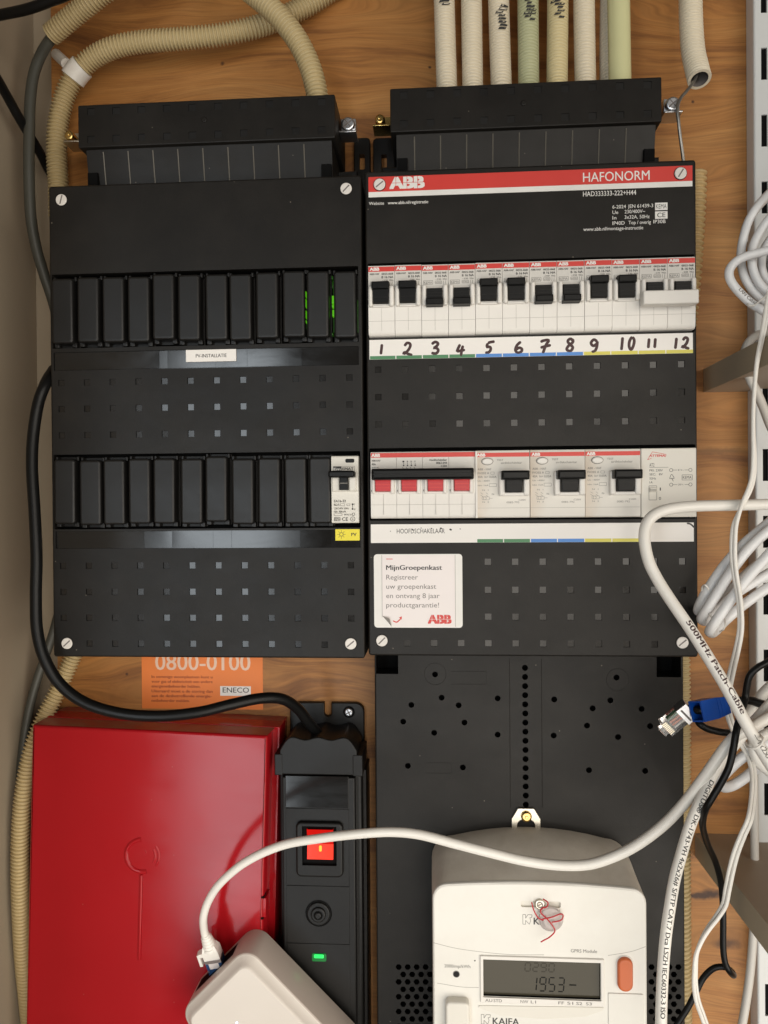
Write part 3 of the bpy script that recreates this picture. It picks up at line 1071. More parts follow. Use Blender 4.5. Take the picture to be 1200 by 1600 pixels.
PROF = [(0, 78), (0, 86), (.5, 87.6), (1.6, 88.6), (3, 88.9), (18.4, 89.6), (19.4, 90.2), (30.6, 90.6), (32.6, 89.4), (33.4, 88.9), (46.6, 88.7), (47.3, 88.2), (47.5, 87.4), (47.5, 78)]


def face_d(z):
    for (z0, d0), (z1, d1) in zip(PROF[4:], PROF[5:]):
        if z0 <= z <= z1:
            return d0 + (d1 - d0) * (z - z0) / max(1e-6, z1 - z0)
    return 89


def slab(mb, x0, x1, z0, z1, m, e=0.06):
    """print lying on the breaker's face"""
    mb.add([(x0, face_d(z0) + e, z0), (x1, face_d(z0) + e, z0), (x1, face_d(z1) + e, z1), (x0, face_d(z1) + e, z1)], [(0, 1, 2, 3)], m)


def mcb_body(root):
    b = MB()
    body_profile(b, 17.75, PROF, 'white', 0.12)
    slab(b, 0.2, 17.8, 43.2, 46.5, 'red')
    b.text('ABB', 1.2, 43.9, 88.92, 2.1, 'inkwhite', w=6.3, off=0.04)
    D = 89.0
    b.text('ABB-HAF', 1.0, 41.0, D, 1.15, 'ink', w=6.6, off=.01)
    b.text('0025-068', 9.2, 40.9, D, 1.25, 'ink', w=7.6, off=.015)
    b.text('B 16 NA', 9.2, 38.6, D, 1.5, 'ink', w=7.8, off=.02)
    b.text('~230', 9.4, 36.7, D, 1.0, 'inkgrey', w=3.8, off=.02)
    b.text('Wh/s', 14.2, 36.7, D, 1.0, 'inkgrey', w=2.8, off=.02)
    b.frame(1.4, 7.6, 33.9, 36.4, D, .22, 'inkgrey')
    b.text('KEMA', 1.8, 34.3, D, 1.6, 'inkgrey', w=5.4)
    b.frame(9.2, 13.6, 34.2, 36.0, D, .22, 'inkgrey')
    b.text('6000', 9.6, 34.6, D, 1.0, 'inkgrey', w=3.6)
    b.line(14.6, 33.6, 14.9, 36.2, D, .2, 'inkgrey')
    b.line(16.0, 33.6, 16.3, 36.2, D, .2, 'inkgrey')
    b.add([(8.9, face_d(18.2) + .07, 18.2), (9.05, face_d(18.2) + .07, 18.2), (9.05, 88.97, 3), (8.9, 88.97, 3)], [(3, 2, 1, 0)], 'seam')
    slab(b, 0.2, 17.8, 9.55, 9.72, 'seam', .07)
    b.build('breaker_body', root, rel=True)
    # cheeks round the toggle
    b = MB()
    for x0, x1 in ((.5, 3.2), (14.4, 17.4)):
        b.prism(rrect(x0, x1, 18.8, 32.6, 1.2), 88.5, 93.4, 'white', bev=1.1, steps=4)
    b.box(3.1, 14.5, 18.6, 20.0, 88.5, 91.4, 'white', bev=.6)
    b.build('toggle_guard', root, rel=True)


def toggle(root, up):
    b = MB()
    if up:
        pts = [(3.5, 20.8), (13.9, 20.8), (14.0, 27.5), (14.6, 31), (14.6, 34.8), (2.6, 34.8), (2.6, 31), (3.4, 27.5)]
        b.loft([(pts, 88), (pts, 93.2), (inset(pts, .5), 94.0)], 'rubber')
        b.prism(rrect(2.7, 14.5, 29.8, 34.7, .5), 93, 96.6, 'rubber', bev=.8)
        b.box(3.6, 13.9, 24.4, 24.8, 93.9, 94.3, 'strip_black')
    else:
        pts = [(3.1, 18.2), (14.4, 18.2), (14.3, 23.4), (13.9, 24.2), (13.9, 30.2), (3.5, 30.2), (3.5, 24.2), (3.1, 23.4)]
        b.loft([(pts, 88), (pts, 93.2), (inset(pts, .5), 94.0)], 'rubber')
        b.prism(rrect(3.0, 14.4, 18.2, 22.6, .5), 93, 98.0, 'rubber', bev=.8)
        for z in (24.6, 26.6, 28.4):
            b.box(3.8, 13.7, z, z + .35, 93.9, 94.25, 'strip_black')
    return b.build('toggle', root, rel=True)


UP = {1: 1, 2: 1, 3: 0, 4: 0, 5: 1, 6: 1, 7: 0, 8: 0, 9: 1, 10: 1, 11: 0, 12: 0}
proto = {}
gname = 'circuit breakers in the upper row'
for k in range(1, 13):
    up = UP[k]
    if k >= 11:
        lab = 'circuit breaker above handwritten 11, left half under the white handle bar' if k == 11 else 'circuit breaker above handwritten 12, rightmost half under the white handle bar'
    else:
        lab = 'white circuit breaker with its black toggle %s above the handwritten number %d' % ('up' if up else 'down', k)
    if up not in proto:
        r = thing('circuit_breaker', lab, 'circuit breaker', 0, 0, 0, gname)
        mcb_body(r)
        toggle(r, up)
        proto[up] = r
    else:
        r = copy_tree(proto[up])
        r['label'] = lab
    dz = -0.55 if k in (3, 4) else (.15 if k % 3 == 0 else 0)
    r.location = ((RX + 2.0 + 18.0 * (k - 1)) * .001, -(.0 if k not in (2, 5, 9) else .3) * .001, (217.4 + dz * .4) * .001)
# the white bar that couples 11 and 12
b = MB()
x0, z1 = PX(1004, 455, 99); x1, z0 = PX(1091, 474.5, 99)
b.prism(rrect(x0, x1, z0, z1, .8), 93, 101, 'white', bev=.9, back=True)
tag(b.build('handle_bar'), 'plain white bar joining the toggles above handwritten numbers 11 and 12', 'handle bar')

# ---- main switch
MSX, MSZ = RX + 2.6, 93.6
r = thing('main_switch', 'four pole main switch with red toggles under one long black bar', 'switch', MSX, 0, MSZ)
PF2 = [(z * 45.2 / 47.5, d) for z, d in PROF]
b = MB()
for k in range(4):
    body_profile(b, 17.45, PF2, 'white', .1 + 17.62 * k)
    D = 89.3
    xk = 17.62 * k
    b.box(xk + 8.7, xk + 8.82, 2.6, 17, 88.5, 89.65, 'seam')
    b.box(xk + .15, xk + 17.5, 9.3, 9.45, 88.5, 89.35, 'seam')
    b.text('I', xk + .9, 23.2, 90.65, 1.9, 'ink', w=.4)
    b.text('0', xk + .6, 18.1, 90.3, 1.5, 'ink', w=1.3, off=.04)
b.box(.3, 70.4, 41.3, 44.4, 88.3, 88.98, 'red')
b.text('ABB', .8, 41.8, 89.02, 2.2, 'inkwhite', w=5.6, off=.04)
b.text('ABB-HAF', .8, 38.7, 89.05, 1.2, 'ink', w=6, off=.01)
b.text('40A', .8, 36.2, 89.05, 1.3, 'ink', w=2.8, off=.02)
b.text('415V AC', .8, 34.2, 89.05, .9, 'ink', w=5, off=.01)
for i in range(4):
    xx = 22.5 + 2.6 * i
    b.text('1357'[i], xx - .5, 38.0, 89.05, 1.0, 'ink', w=.7, off=.03)
    b.line(xx, 36.6, xx, 37.6, 89.05, .25, 'ink'); b.prism(circ(xx, 35.9, .5, 10), 88.8, 89.05, 'ink')
    b.line(xx - .9, 34.6, xx, 33.5, 89.05, .25, 'ink')
b.text('Hoofdschakelaar', 40, 38.7, 89.05, 1.4, 'ink', w=11.6, off=.01)
b.text('0063-044', 44.5, 36.6, 89.05, 1.4, 'ink', w=7.2, off=.01)
b.text('C204', 47.6, 34.6, 89.05, 1.3, 'ink', w=4, off=.01)
b.frame(45, 51.6, 32.6, 33.6, 89.2, .2, 'inkgrey')
b.build('switch_body', r, rel=True)
b = MB()
for k in range(4):
    x0 = 17.62 * k
    for xa, xb in ((1.0, 3.4), (13.5, 16.2)):
        b.prism(rrect(x0 + xa, x0 + xb, 16.8, 31, 1), 88.5, 92.6, 'white', bev=.9)
    b.box(x0 + 1.5, x0 + 16, 16.6, 18.2, 88.5, 91.2, 'white', bev=.6)
b.build('toggle_guard', r, rel=True)
for k in range(4):
    b = MB()
    x0 = 17.62 * k + 3.6
    b.prism([(x0, 18.4), (x0 + 10, 18.4), (x0 + 10.2, 27), (x0 - .2, 27)], 88, 94.0, 'toggle_red', bev=.5)
    b.box(x0 + .2, x0 + 9.8, 20.6, 21.0, 93.8, 94.25, 'red'); b.box(x0 + .2, x0 + 9.8, 22.9, 23.3, 93.8, 94.25, 'red')
    b.prism([(x0 - .4, 25.5), (x0 + 10.4, 25.5), (x0 + 10.9, 27.4), (x0 - .9, 27.4)], 90, 96, 'toggle_red', bev=.4)
    b.build('toggle', r, rel=True)
b = MB()
b.prism(rrect(1.6, 69.0, 25.8, 33.2, .9), 92, 102.5, 'rubber', bev=1.6, steps=5, back=True)
b.box(2.4, 68.4, 29.2, 30.0, 101, 102.75, 'strip_black', bev=.2)
b.build('coupling_bar', r, rel=True)

# ---- three residual current devices
RCD = [('residual current breaker stained beige along its left side, beside the long black bar', 73.2), ('residual current breaker in the middle of three with oval test buttons', 109.55), ('residual current breaker beside the pale bell transformer', 145.75)]
H = 45.2
r0 = None
for lab, u in RCD:
    if r0 is None:
        r0 = r = thing('residual_current_breaker', lab, 'residual current device', 0, 0, 0, 'residual current breakers in the lower row')
        b = MB()
        W = 35.9
        body_profile(b, W, [(0, 78), (0, 87), (.6, 88.4), (1.6, 89), (9.2, 89.2), (44, 89.2), (H, 88.6), (H, 78)], 'tinted', .12)
        b.box(.2, 35.9, 40.9, 43.7, 88.9, 89.27, 'red')
        D = 89.27
        b.text('ABB', 1.2, 41.3, 89.33, 2.0, 'inkwhite', w=5.4, off=.04)
        b.box(.3, 35.8, 6.6, 6.75, 88.5, D, 'seam')
        b.text('TEST', 14.4, 38.2, D, 1.2, 'inkgrey', w=4.2, off=.01)
        b.text('aardlekschakelaar', 17, 36.2, D, 1.4, 'inkgrey', w=14)
        for t, z, w, h in (('ABB - HAF', 32, 9, 1.4), ('FH202 A', 29.4, 7.6, 1.4), ('40A  In= 0,03A', 26.9, 12.4, 1.4), ('Un ~400V', 24.4, 8.0, 1.0), ('Idm 1kA', 21.4, 7, 1.0)):
            b.text(t, 1.6, z, D, h, 'inkgrey', w=w, off=.006)
        b.frame(9.2, 14, 21.0, 23.0, D, .2, 'inkgrey'); b.frame(10.2, 12.6, 29.3, 30.8, D, .18, 'inkgrey')
        b.text('N  1', 4.6, 18.2, D, 1, 'inkgrey', w=4)
        for zz in (17.0, 15.4):
            b.line(3.4, zz, 5.0, zz - 1.1, D, .2, 'inkgrey'); b.line(7, zz, 8.4, zz - 1.1, D, .2, 'inkgrey')
        b.ring(6.2, 13.2, 1.0, .2, D, 'inkgrey'); b.frame(4.4, 9.2, 12.2, 14.2, D, .18, 'inkgrey'); b.line(9.2, 13.2, 11.4, 13.2, D, .18, 'inkgrey')
        b.text('5', 10.6, 15.4, D, 1, 'inkgrey', w=2); b.text('N  2', 4.6, 10.2, D, 1, 'inkgrey', w=4.4)
        b.text('0082-792', 20.6, 9.8, D, 1.2, 'inkgrey', w=8.5); b.text('C2004', 28.6, 11.4, D, 1.1, 'inkgrey', w=4.6)
        b.build('breaker_body', r, rel=True)
        b = MB()
        b.prism(circ(8.0, 37.9, 4.0, 28, 2.5), 88.6, 89.6, 'inkgrey', bev=.3)
        b.prism(circ(8.0, 37.9, 3.6, 28, 2.15), 89, 90.6, 'white', bev=.7)
        b.build('test_button', r, rel=True)
        b = MB()
        out = rrect(15.2, 35.9, 14.6, 31.0, 1.4)
        for xa, xb in ((15.4, 19.4), (31.6, 35.7)):
            b.prism(rrect(xa, xb, 14.9, 30.8, 1.3), 88.5, 93.4, 'white', bev=1.2, steps=4)
        b.box(15.8, 35.5, 14.6, 17.0, 88.5, 92.4, 'white', bev=.8)
        b.build('toggle_guard', r, rel=True)
        b = MB()
        pts = [(19.8, 17.2), (30.4, 17.2), (31.0, 26), (19.3, 26)]
        b.prism(pts, 88, 96.0, 'rubber', bev=.7)
        b.box(20, 30.4, 22.9, 23.3, 95.8, 96.3, 'strip_black')
        b.prism(rrect(16.6, 34.6, 25.2, 31.2, .7), 90, 101.5, 'rubber', bev=1.4, steps=4, back=True)
        b.build('toggle', r, rel=True)
    else:
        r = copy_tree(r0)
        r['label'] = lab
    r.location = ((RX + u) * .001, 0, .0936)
# the torn white film strip standing on the left edge of the first one
b = MB()
b.box(RX + 73.1, RX + 74.6, 93.6, 138.6, 88, 90.4, 'white', bev=.3)
tag(b.build('spacer_strip'), 'narrow white spacer strip between the main switch and the stained breaker', 'spacer')

# ---- bell transformer
TX = RX + 182.0
r = thing('bell_transformer', 'flat pale bell transformer module at the right end of the lower row', 'transformer', TX, 0, 93.4)
b = MB()
b.prism(rrect(.2, 36.0, 0, 45.6, .5), 78, 89.4, 'warmwhite', bev=.6)
D = 89.46
zz = 40.3
b.text('ATTEMA', 5.4, zz - .4, D, 1.5, 'red', w=10.2, off=.03, slant=.2)
for a in (((4.4, 38.0), (7.6, 43.2)), ((7.6, 43.2), (16.4, 41.4)), ((16.4, 41.4), (15.8, 39.6)), ((4.4, 38.0), (7, 38.9))):
    b.line(a[0][0], a[0][1], a[1][0], a[1][1], D, .3, 'red')
b.text('AT2', 5.6, 33.4, D, 2.3, 'ink', w=3.2); b.line(5.6, 32.9, 17.8, 32.9, D, .2, 'ink')
for t, z, w in (('PRI: 230V', 30.2, 8.6), ('SEC:   8V', 27.6, 8.6), ('50Hz', 24.9, 4.2), ('1A', 22.3, 2)):
    b.text(t, 5.6, z, D, 1.5, 'ink', w=w)
for z, t in ((31.0, '8 V~'), (21.4, '230 V~')):
    for x in (19.6, 32.0):
        b.ring(x, z, 1.05, .26, D, 'ink')
    b.line(20.7, z, 23.6, z, D, .22, 'ink'); b.line(28.2, z, 30.9, z, D, .22, 'ink')
    b.text(t, 25.9, z - .55, D, 1.1, 'ink', w=3.6, align='c')
b.stroke([(18.6, 25.4), (19.2, 27.2), (20.0, 28.2), (21.0, 26.8), (21.4, 25.4), (18.6, 25.4)], D, .28, 'ink')
b.stroke([(20, 26), (20.4, 24.8), (21, 23.6)], D, .3, 'ink')
b.frame(26.6, 33.2, 24.4, 27.8, D, .22, 'ink'); b.text('KEMA', 27.1, 25.2, D, 1.9, 'ink', w=5.6)
b.text('1', 12.2, 17.6, D, 2.0, 'ink', w=.7); b.text('0', 11.6, 11.4, D, 2.0, 'ink', w=1.4)
b.build('transformer_body', r, rel=True)
b = MB()
b.frame(5.2, 10.2, 11.4, 20.8, D, .3, 'inkgrey')
b.prism(rrect(5.5, 9.9, 16.6, 19.6, .2), 89, 91.0, 'warmwhite', bev=.3)
for k in range(5):
    b.box(5.9 + .8 * k, 6.2 + .8 * k, 17.2, 18.6, 90.8, 91.25, 'seam')
b.build('slide_switch', r, rel=True)

# ---- small beige breaker in the left box
EX, EZ = LX + 198.2, LZ + 93.0
r = thing('circuit_breaker', 'narrow beige circuit breaker with black lever beside the blank covers of the left box', 'circuit breaker', EX, 0, EZ)
b = MB()
body_profile(b, 18.4, [(0, 78), (0, 88.6), (.6, 89.2), (21, 89.4), (22, 90.8), (30, 91.2), (32, 90), (44.6, 89.6), (45.4, 89), (45.4, 78)], 'warmwhite', .3)
D = 89.7
b.prism(rrect(10, 16, 40.8, 43.4, .8), 89, 90.3, 'rubber', bev=.3)
b.box(1.6, 7.2, 35.0, 38.4, 89.2, 90.05, 'ink'); b.text('Em', 2.0, 35.7, 90.1, 1.7, 'inkwhite', w=4.6, off=.03)
b.frame(7.2, 16.2, 35.1, 38.3, 90.08, .2, 'inkgrey')
b.text('EMAT', 8.0, 35.8, 90.1, 1.9, 'ink', w=7.4, off=.02)
for t, x, z, h, w, o in (('EA16-32', 2, 14.0, 1.7, 8, .012), ('B25', 2, 11.6, 1.5, 3.6, 0), ('230/240V 50Hz', 2, 9.2, 1.3, 10, 0), ('Idn 30mA', 2, 7.0, 1.4, 8, .005), ('IM 0-16', 9, 5.0, 1.2, 4.8, 0), ('CE', 7.4, 1.4, 2.4, 4, 0), ('I', 15.6, 12, 1.2, .3, 0), ('0', 15.6, 8.6, 1.2, .9, 0)):
    b.text(t, x, z, D, h, 'ink', w=w, off=o)
b.frame(6.2, 9.2, 11.6, 13.0, D, .2, 'inkgrey'); b.frame(10.6, 12.8, 11.7, 12.9, D, .2, 'inkgrey'); b.frame(2, 7.4, 5.0, 6.4, D, .2, 'inkgrey'); b.frame(2.2, 6.0, 1.4, 3.8, D, .25, 'ink')
b.text('KEMA', 2.5, 1.8, D, 1.6, 'ink', w=3.2)
b.line(14.6, 9.6, 14.6, 12.4, D, .25, 'ink'); b.prism(circ(14.6, 12.6, .6, 10), 89, D, 'ink'); b.prism(circ(14.6, 9.4, .6, 10), 89, D, 'ink')
b.ring(15.2, 5.8, .9, .25, D, 'ink'); b.ring(14.6, 2.6, 1.5, .25, D, 'ink'); b.text('S', 14.6, 1.9, D, 1.4, 'ink', align='c')
b.build('breaker_body', r, rel=True)
b = MB()
for xa, xb in ((.8, 6.0), (12.4, 17.4)):
    b.prism(rrect(xa, xb, 21.6, 31, 1), 88.5, 92.4, 'warmwhite', bev=.9)
b.build('toggle_guard', r, rel=True)
b = MB()
b.prism([(6.4, 22.2), (12.2, 22.2), (12.0, 31), (6.6, 31)], 89, 95, 'rubber', bev=.5)
b.box(6.7, 11.9, 26.6, 27.0, 94.8, 95.3, 'seam')
b.prism(rrect(-.4, 17.0, 30.6, 35.0, 1.4), 90, 101, 'rubber', bev=1.2, steps=4, back=True)
b.build('toggle', r, rel=True)

# ================================================================== METER BOARD
MD = 47
x0 = PX(585.5, 1080, MD)[0]; x1 = PX(1068, 1080, MD)[0]
zt = PX(600, 1027, MD)[1] + 6
MBD = thing('meter_board', 'black mounting board full of drilled holes below the right distribution box', 'meter board', (x0 + x1) / 2, 0, -300)
holes = []


def zm(a, ox, lst):
    return [(ox + x / 3.53, 1000 + y / 3.53) for x, y in lst]


HP = zm(0, 560, [(423, 190), (459, 318), (292, 358), (553, 360), (247, 450), (585, 455), (418, 512), (768, 322), (768, 522), (1080, 328), (1077, 527), (273, 694), (576, 703)])
HP += zm(0, 860, [(365, 207), (331, 333), (233, 377), (503, 380), (202, 472), (550, 475), (373, 535), (213, 718), (523, 722)])
for px, py in HP:
    x, z = PX(px, py, MD)
    holes.append((circ(x, z, 2.15, 16), 8, 'deep', 'strip_black'))
for k in range(16):
    x, z = PX(820.3 + k * .09, 1043.5 + k * 14.25, MD)
    holes.append((circ(x, z, 2.2, 16), 8, 'deep', 'strip_black'))
for pa, pb, ya, yb in ((587, 622, 1020, 1053), (1026, 1064, 1020, 1058)):
    xa, za = PX(pa, yb, MD); xb, zb = PX(pb, ya, MD)
    holes.append((rrect(xa, xb, za, min(zb, zt - 1), .5), 22, 'deep', 'strip_black'))
for cx in (623, 1018):
    for rr in range(9):
        for cc in range(5):
            px = cx + cc * 14 + (7 if rr % 2 else 0); py = 1511 + rr * 11.6
            x, z = PX(px, py, MD)
            if x < x1 - 4:
                holes.append((circ(x, z, 2.3, 6), 9, 'deep', 'strip_black'))
b = MB()
b.prism(rrect(x0, x1, -330, zt, 1.5), 4, MD, 'black', bev=1.0, holes=holes, back=True)
b.build('board_plate', MBD)
b = MB()
for px, py, r in ((680, 1053, 17), (965, 1062, 17)):
    x, z = PX(px, py, MD)
    for k in range(28):
        a0, a1 = k / 28 * 2 * math.pi, (k + 1) / 28 * 2 * math.pi
    pth = [Vector((x + r / ppm(MD) * math.cos(a), MD, z + r / ppm(MD) * math.sin(a))) for a in [i / 32 * 2 * math.pi for i in range(33)]]
    b.tube(pth, .14, 'black', 6)
for pa, pb, py, rd in ((705, 760, 1049, 10), (665, 705, 1192, 8)):
    q = [PX(pa, py, MD), PX(pb, py, MD), PX(pb, py + 2 * rd, MD), PX(pa, py + 2 * rd, MD)]
    b.tube([Vector((x, MD, z)) for x, z in q], .12, 'black', 6)
for px in (796, 846):
    xa, za = PX(px, 1030, MD); xb, zb = PX(px + 1.5, 1262, MD)
    b.tube([Vector((xa, MD - .05, za)), Vector((xb, MD - .05, zb))], .22, 'black', 6)
b.build('moulded_ridges', MBD)

# ================================================================== ELECTRICITY METER
FD = 100
xa = PX(676, 1470, FD)[0]; xb = PX(1011, 1470, FD)[0]
ztop = PX(840, 1381, FD)[1]
MT = thing('electricity_meter', 'white electricity meter with dark display and orange button', 'meter', (xa + xb) / 2, MD, -330)


def meter_outline(x0, x1, z0, z1, bulge, r, n=6):
    """rect with rounded upper corners and a bowed top"""
    pts = [(x0, z0), (x1, z0)]
    zs = z1 - bulge
    for k in range(n + 1):
        a = R_(90 * k / n)
        pts.append((x1 - r + r * math.cos(a), zs - r + r * math.sin(a) * 1.0))
    m = 9
    for k in range(1, m):
        f = k / m
        x = (x1 - r) + (x0 + r - x1 + r) * f
        pts.append((x, zs + bulge * (1 - (2 * f - 1) ** 2)))
    for k in range(n + 1):
        a = R_(90 + 90 * k / n)
        pts.append((x0 + r + r * math.cos(a), zs - r + r * math.sin(a)))
    return pts


bk = meter_outline(xa - .5, xb + .5, -330, -131, 7, 16)
md = meter_outline(xa - .5, xb + .5, -330, -136, 6, 14)
fr0 = meter_outline(xa, xb, -330, ztop + 0.8, 2.5, 10)
fr1 = meter_outline(xa + .35, xb - .35, -330, ztop + 0.3, 2.4, 9.7)
fr2 = meter_outline(xa + 1.2, xb - 1.2, -330, ztop - 0.8, 2.3, 9)
b = MB()
b.loft([(bk, MD + .3), (bk, MD + 14), (md, MD + 24), (fr0, FD - 3)], 'dusty', capf=False)
b.build('meter_case', MT)
b = MB()
disp = [PX(755, 1499, FD), PX(938, 1503, FD), PX(938, 1561, FD), PX(755, 1557, FD)]
dx0 = disp[0][0]; dx1 = disp[1][0]; dz1 = (disp[0][1] + disp[1][1]) / 2; dz0 = (disp[2][1] + disp[3][1]) / 2
dcz = (dz0 + dz1) / 2
slot_p = rrect(PX(814, 1410, FD)[0], PX(876, 1410, FD)[0], PX(840, 1418, FD)[1], PX(840, 1408, FD)[1], 1.2)
b.loft([(fr0, FD - 3), (fr0, FD - 1.6), (fr1, FD - .6), (fr2, FD)], 'white2', capf=False)
b.sheet(fr2, FD, 'white2', holes=[(slot_p, 1.6, 'warmwhite', 'warmwhite'), (rrect(dx0, dx1, dz0, dz1, .5), 1.8, 'lcd', 'deep')])
fh = b
# display surround
b = MB()
bx0, bz1 = PX(750, 1492, FD); bx1, bz0 = PX(944, 1572, FD)
b.prism(rrect(bx0, bx1, bz0, bz1, .6), FD - .5, FD + 1.2, 'white', bev=.5, holes=[(rrect(dx0 - .3, dx1 + .3, dz0 - .3, dz1 + .3, .4), 1.15, None, 'white')])
for t, pa, pb in (('AU', 758, 769), ('STD', 771, 784), ('NW', 813, 825), ('L1', 829, 837), ('FF', 872, 881), ('S1', 886, 895), ('S2', 900, 909), ('S3', 915, 924)):
    x0_, _ = PX(pa, 1567, FD); x1_, _ = PX(pb, 1567, FD)
    b.text(t, x0_, dz0 - 3.1, FD + 1.26, 1.9, 'inkgrey', w=x1_ - x0_, off=.01)
DFR = b.build('display_frame', MT)
b = MB()
SEG = {'0': 'abcdef', '1': 'bc', '2': 'abged', '3': 'abgcd', '5': 'afgcd', '9': 'abcdfg', '6': 'afgedc', '-': 'g', '7': 'abc', '8': 'abcdefg', '4': 'fgbc'}


def seg7(mb, ch, x, z, w, h, d, m):
    t = w * .22
    s = h * .02
    P_ = {'a': (0, h, w, h), 'b': (w, h, w, h / 2), 'c': (w, h / 2, w, 0), 'd': (0, 0, w, 0), 'e': (0, h / 2, 0, 0), 'f': (0, h, 0, h / 2), 'g': (0, h / 2, w, h / 2)}
    for q in SEG[ch]:
        a0, b0, a1, b1 = P_[q]
        v = Vector((a1 - a0, b1 - b0)).normalized() * t * .55
        mb.line(x + a0 + v.x + b0 * .08, z + b0 + v.y, x + a1 - v.x + b1 * .08, z + b1 - v.y, d, t, m)


dl = FD - 1.72
w_ = dx1 - dx0
for i, ch in enumerate('1953'):
    seg7(b, ch, dx0 + w_ * (.405 + .078 * i), dz0 + 3.4, w_ * .05, 9.0, dl, 'lcd_ink')
b.line(dx0 + w_ * .74, dz0 + 8, dx0 + w_ * .80, dz0 + 8, dl, .9, 'lcd_ink')
for i, ch in enumerate('0290'):
    seg7(b, ch, dx0 + w_ * (.36 + .068 * i), dz0 + 16.2, w_ * .045, 5.5, dl, 'lcd_mid')
b.line(dx0, dz0 + 1.5, dx1, dz0 + 1.5, dl, .25, 'lcd_ghost')
b.build('display_digits', DFR)
b = fh
b.ptext('GPRS Module', 892, 933, 1488, 5.2, FD + .07, 'inkgrey', off=.01)
b.ptext('2000imp/kWh', 694.5, 735, 1511.5, 5, FD + .07, 'inkgrey', off=.01)


def kf(mb, px0, px1, py, hpx, full):
    x, z = PX(px0, py, FD + .07)
    h = hpx / ppm(FD)
    w = h * .95
    for ln in ([(0, 0), (0, h)], [(0, h), (w * .3, h)], [(w * .3, h), (w * .3, h * .62)], [(w * .3, h * .62), (w * .55, h)], [(w * .55, h), (w, h)], [(w, h), (w * .95, h * .7)], [(w * .95, h * .7), (w * .75, h * .7)],
               [(w * .75, h * .7), (w * .85, h * .4)], [(w * .85, h * .4), (w * .7, 0)], [(w * .7, 0), (w * .3, h * .4)], [(w * .3, h * .4), (w * .3, 0)], [(w * .3, 0), (0, 0)]):
        mb.line(x + ln[0][0], z + ln[0][1], x + ln[1][0], z + ln[1][1], FD + .07, .32, 'inkgrey')
    xx, _ = PX(px1, py, FD)
    mb.text(full, xx, z, FD + .07, h * .72, 'ink', off=.015)


kf(b, 817, 834, 1444, 15, 'KAIFA')
kf(b, 752, 770, 1600, 15, 'KAIFA')
x, z = PX(713, 1522, FD)
b.prism(circ(x, z, 2.3, 18), FD - .2, FD + .08, 'rubber'); b.ring(x, z, 2.1, .4, FD + .16, 'inkgrey')
x, z = PX(742, 1501, FD); b.prism(circ(x, z, .5, 10), FD - .1, FD + .1, 'ink')
# joint between the upper and lower cover, lower panels
for pts in ([(677, 1473), (720, 1483), (790, 1491), (850, 1492)], [(950, 1493), (985, 1487), (1009, 1479)], [(683, 1536), (720, 1542), (748, 1543)]):
    b.stroke([PX(p[0], p[1], FD) for p in pts], FD + .02, .3, 'seam')
b.build('front_housing', MT)
b = MB()
bx0_, bz1_ = PX(950, 1551, FD); bx1_, _ = PX(1005, 1551, FD)
b.prism(rrect(bx0_, bx1_, -330, bz1_, .8), FD - .3, FD + .7, 'white2', bev=.4)
b.build('lower_panel', MT)
b = MB()
q = [PX(748, 1574, FD), PX(780, 1586, FD), PX(850, 1592, FD), PX(915, 1588, FD), PX(943, 1578, FD)]
b.prism([q[0], q[1], q[2], q[3], q[4], (q[4][0], q[4][1] + 1.8), (q[0][0], q[0][1] + 1.4)], FD - .2, FD + .5, 'warmwhite', bev=.2)
b.build('display_sill', MT)
b = MB()
x0_, z1_ = PX(964, 1494, FD); x1_, z0_ = PX(988, 1547, FD)
b.prism(inset(rrect(x0_, x1_, z0_, z1_, (x1_ - x0_) / 2 - .2, 7), -.7), FD - .2, FD + .35, 'white', bev=.3)
b.prism(rrect(x0_, x1_, z0_, z1_, (x1_ - x0_) / 2 - .2, 7), FD, FD + 3, 'button', bev=1.5, steps=5)
b.build('push_button', MT)
b = MB()
x0_, z1_ = PX(696, 1564, FD + 5); x1_, z0_ = PX(734, 1620, FD + 5)
b.prism(rrect(x0_, x1_, z0_ - 20, z1_, 3, 6), FD - .2, FD + 6.5, 'warmwhite', bev=1.6, steps=4)
b.build('terminal_button', MT)
# hanger
b = MB()
hx, hz = PX(822.5, 1277, MD + 4)
hw = 22 / ppm(MD)
out = [(hx - hw, hz - 14), (hx - hw * .62, hz - 14)]
for k in range(9):
    a = R_(180 - 180 * k / 8)
    out.append((hx + hw * .62 * math.cos(a), hz - 6.5 + hw * .45 * math.sin(a)))
out += [(hx + hw * .62, hz - 14), (hx + hw, hz - 14), (hx + hw, hz - 2), (hx + hw * .55, hz + 5.5), (hx - hw * .55, hz + 5.5), (hx - hw, hz - 2)]
b.prism(out, MD + .3, MD + 2.2, 'steel', bev=.25)
HG = b.build('hanger', MT)
b = MB()
x, z = PX(822.5, 1276, MD + 3)
b.prism(circ(x, z, 3.9, 22), MD + 2, MD + 4.6, 'brass', bev=1.6, steps=4)
b.prism(circ(x, z, 1.3, 12), MD + 4.4, MD + 5.1, 'brass', bev=.4)
b.build('hanger_screw', HG)
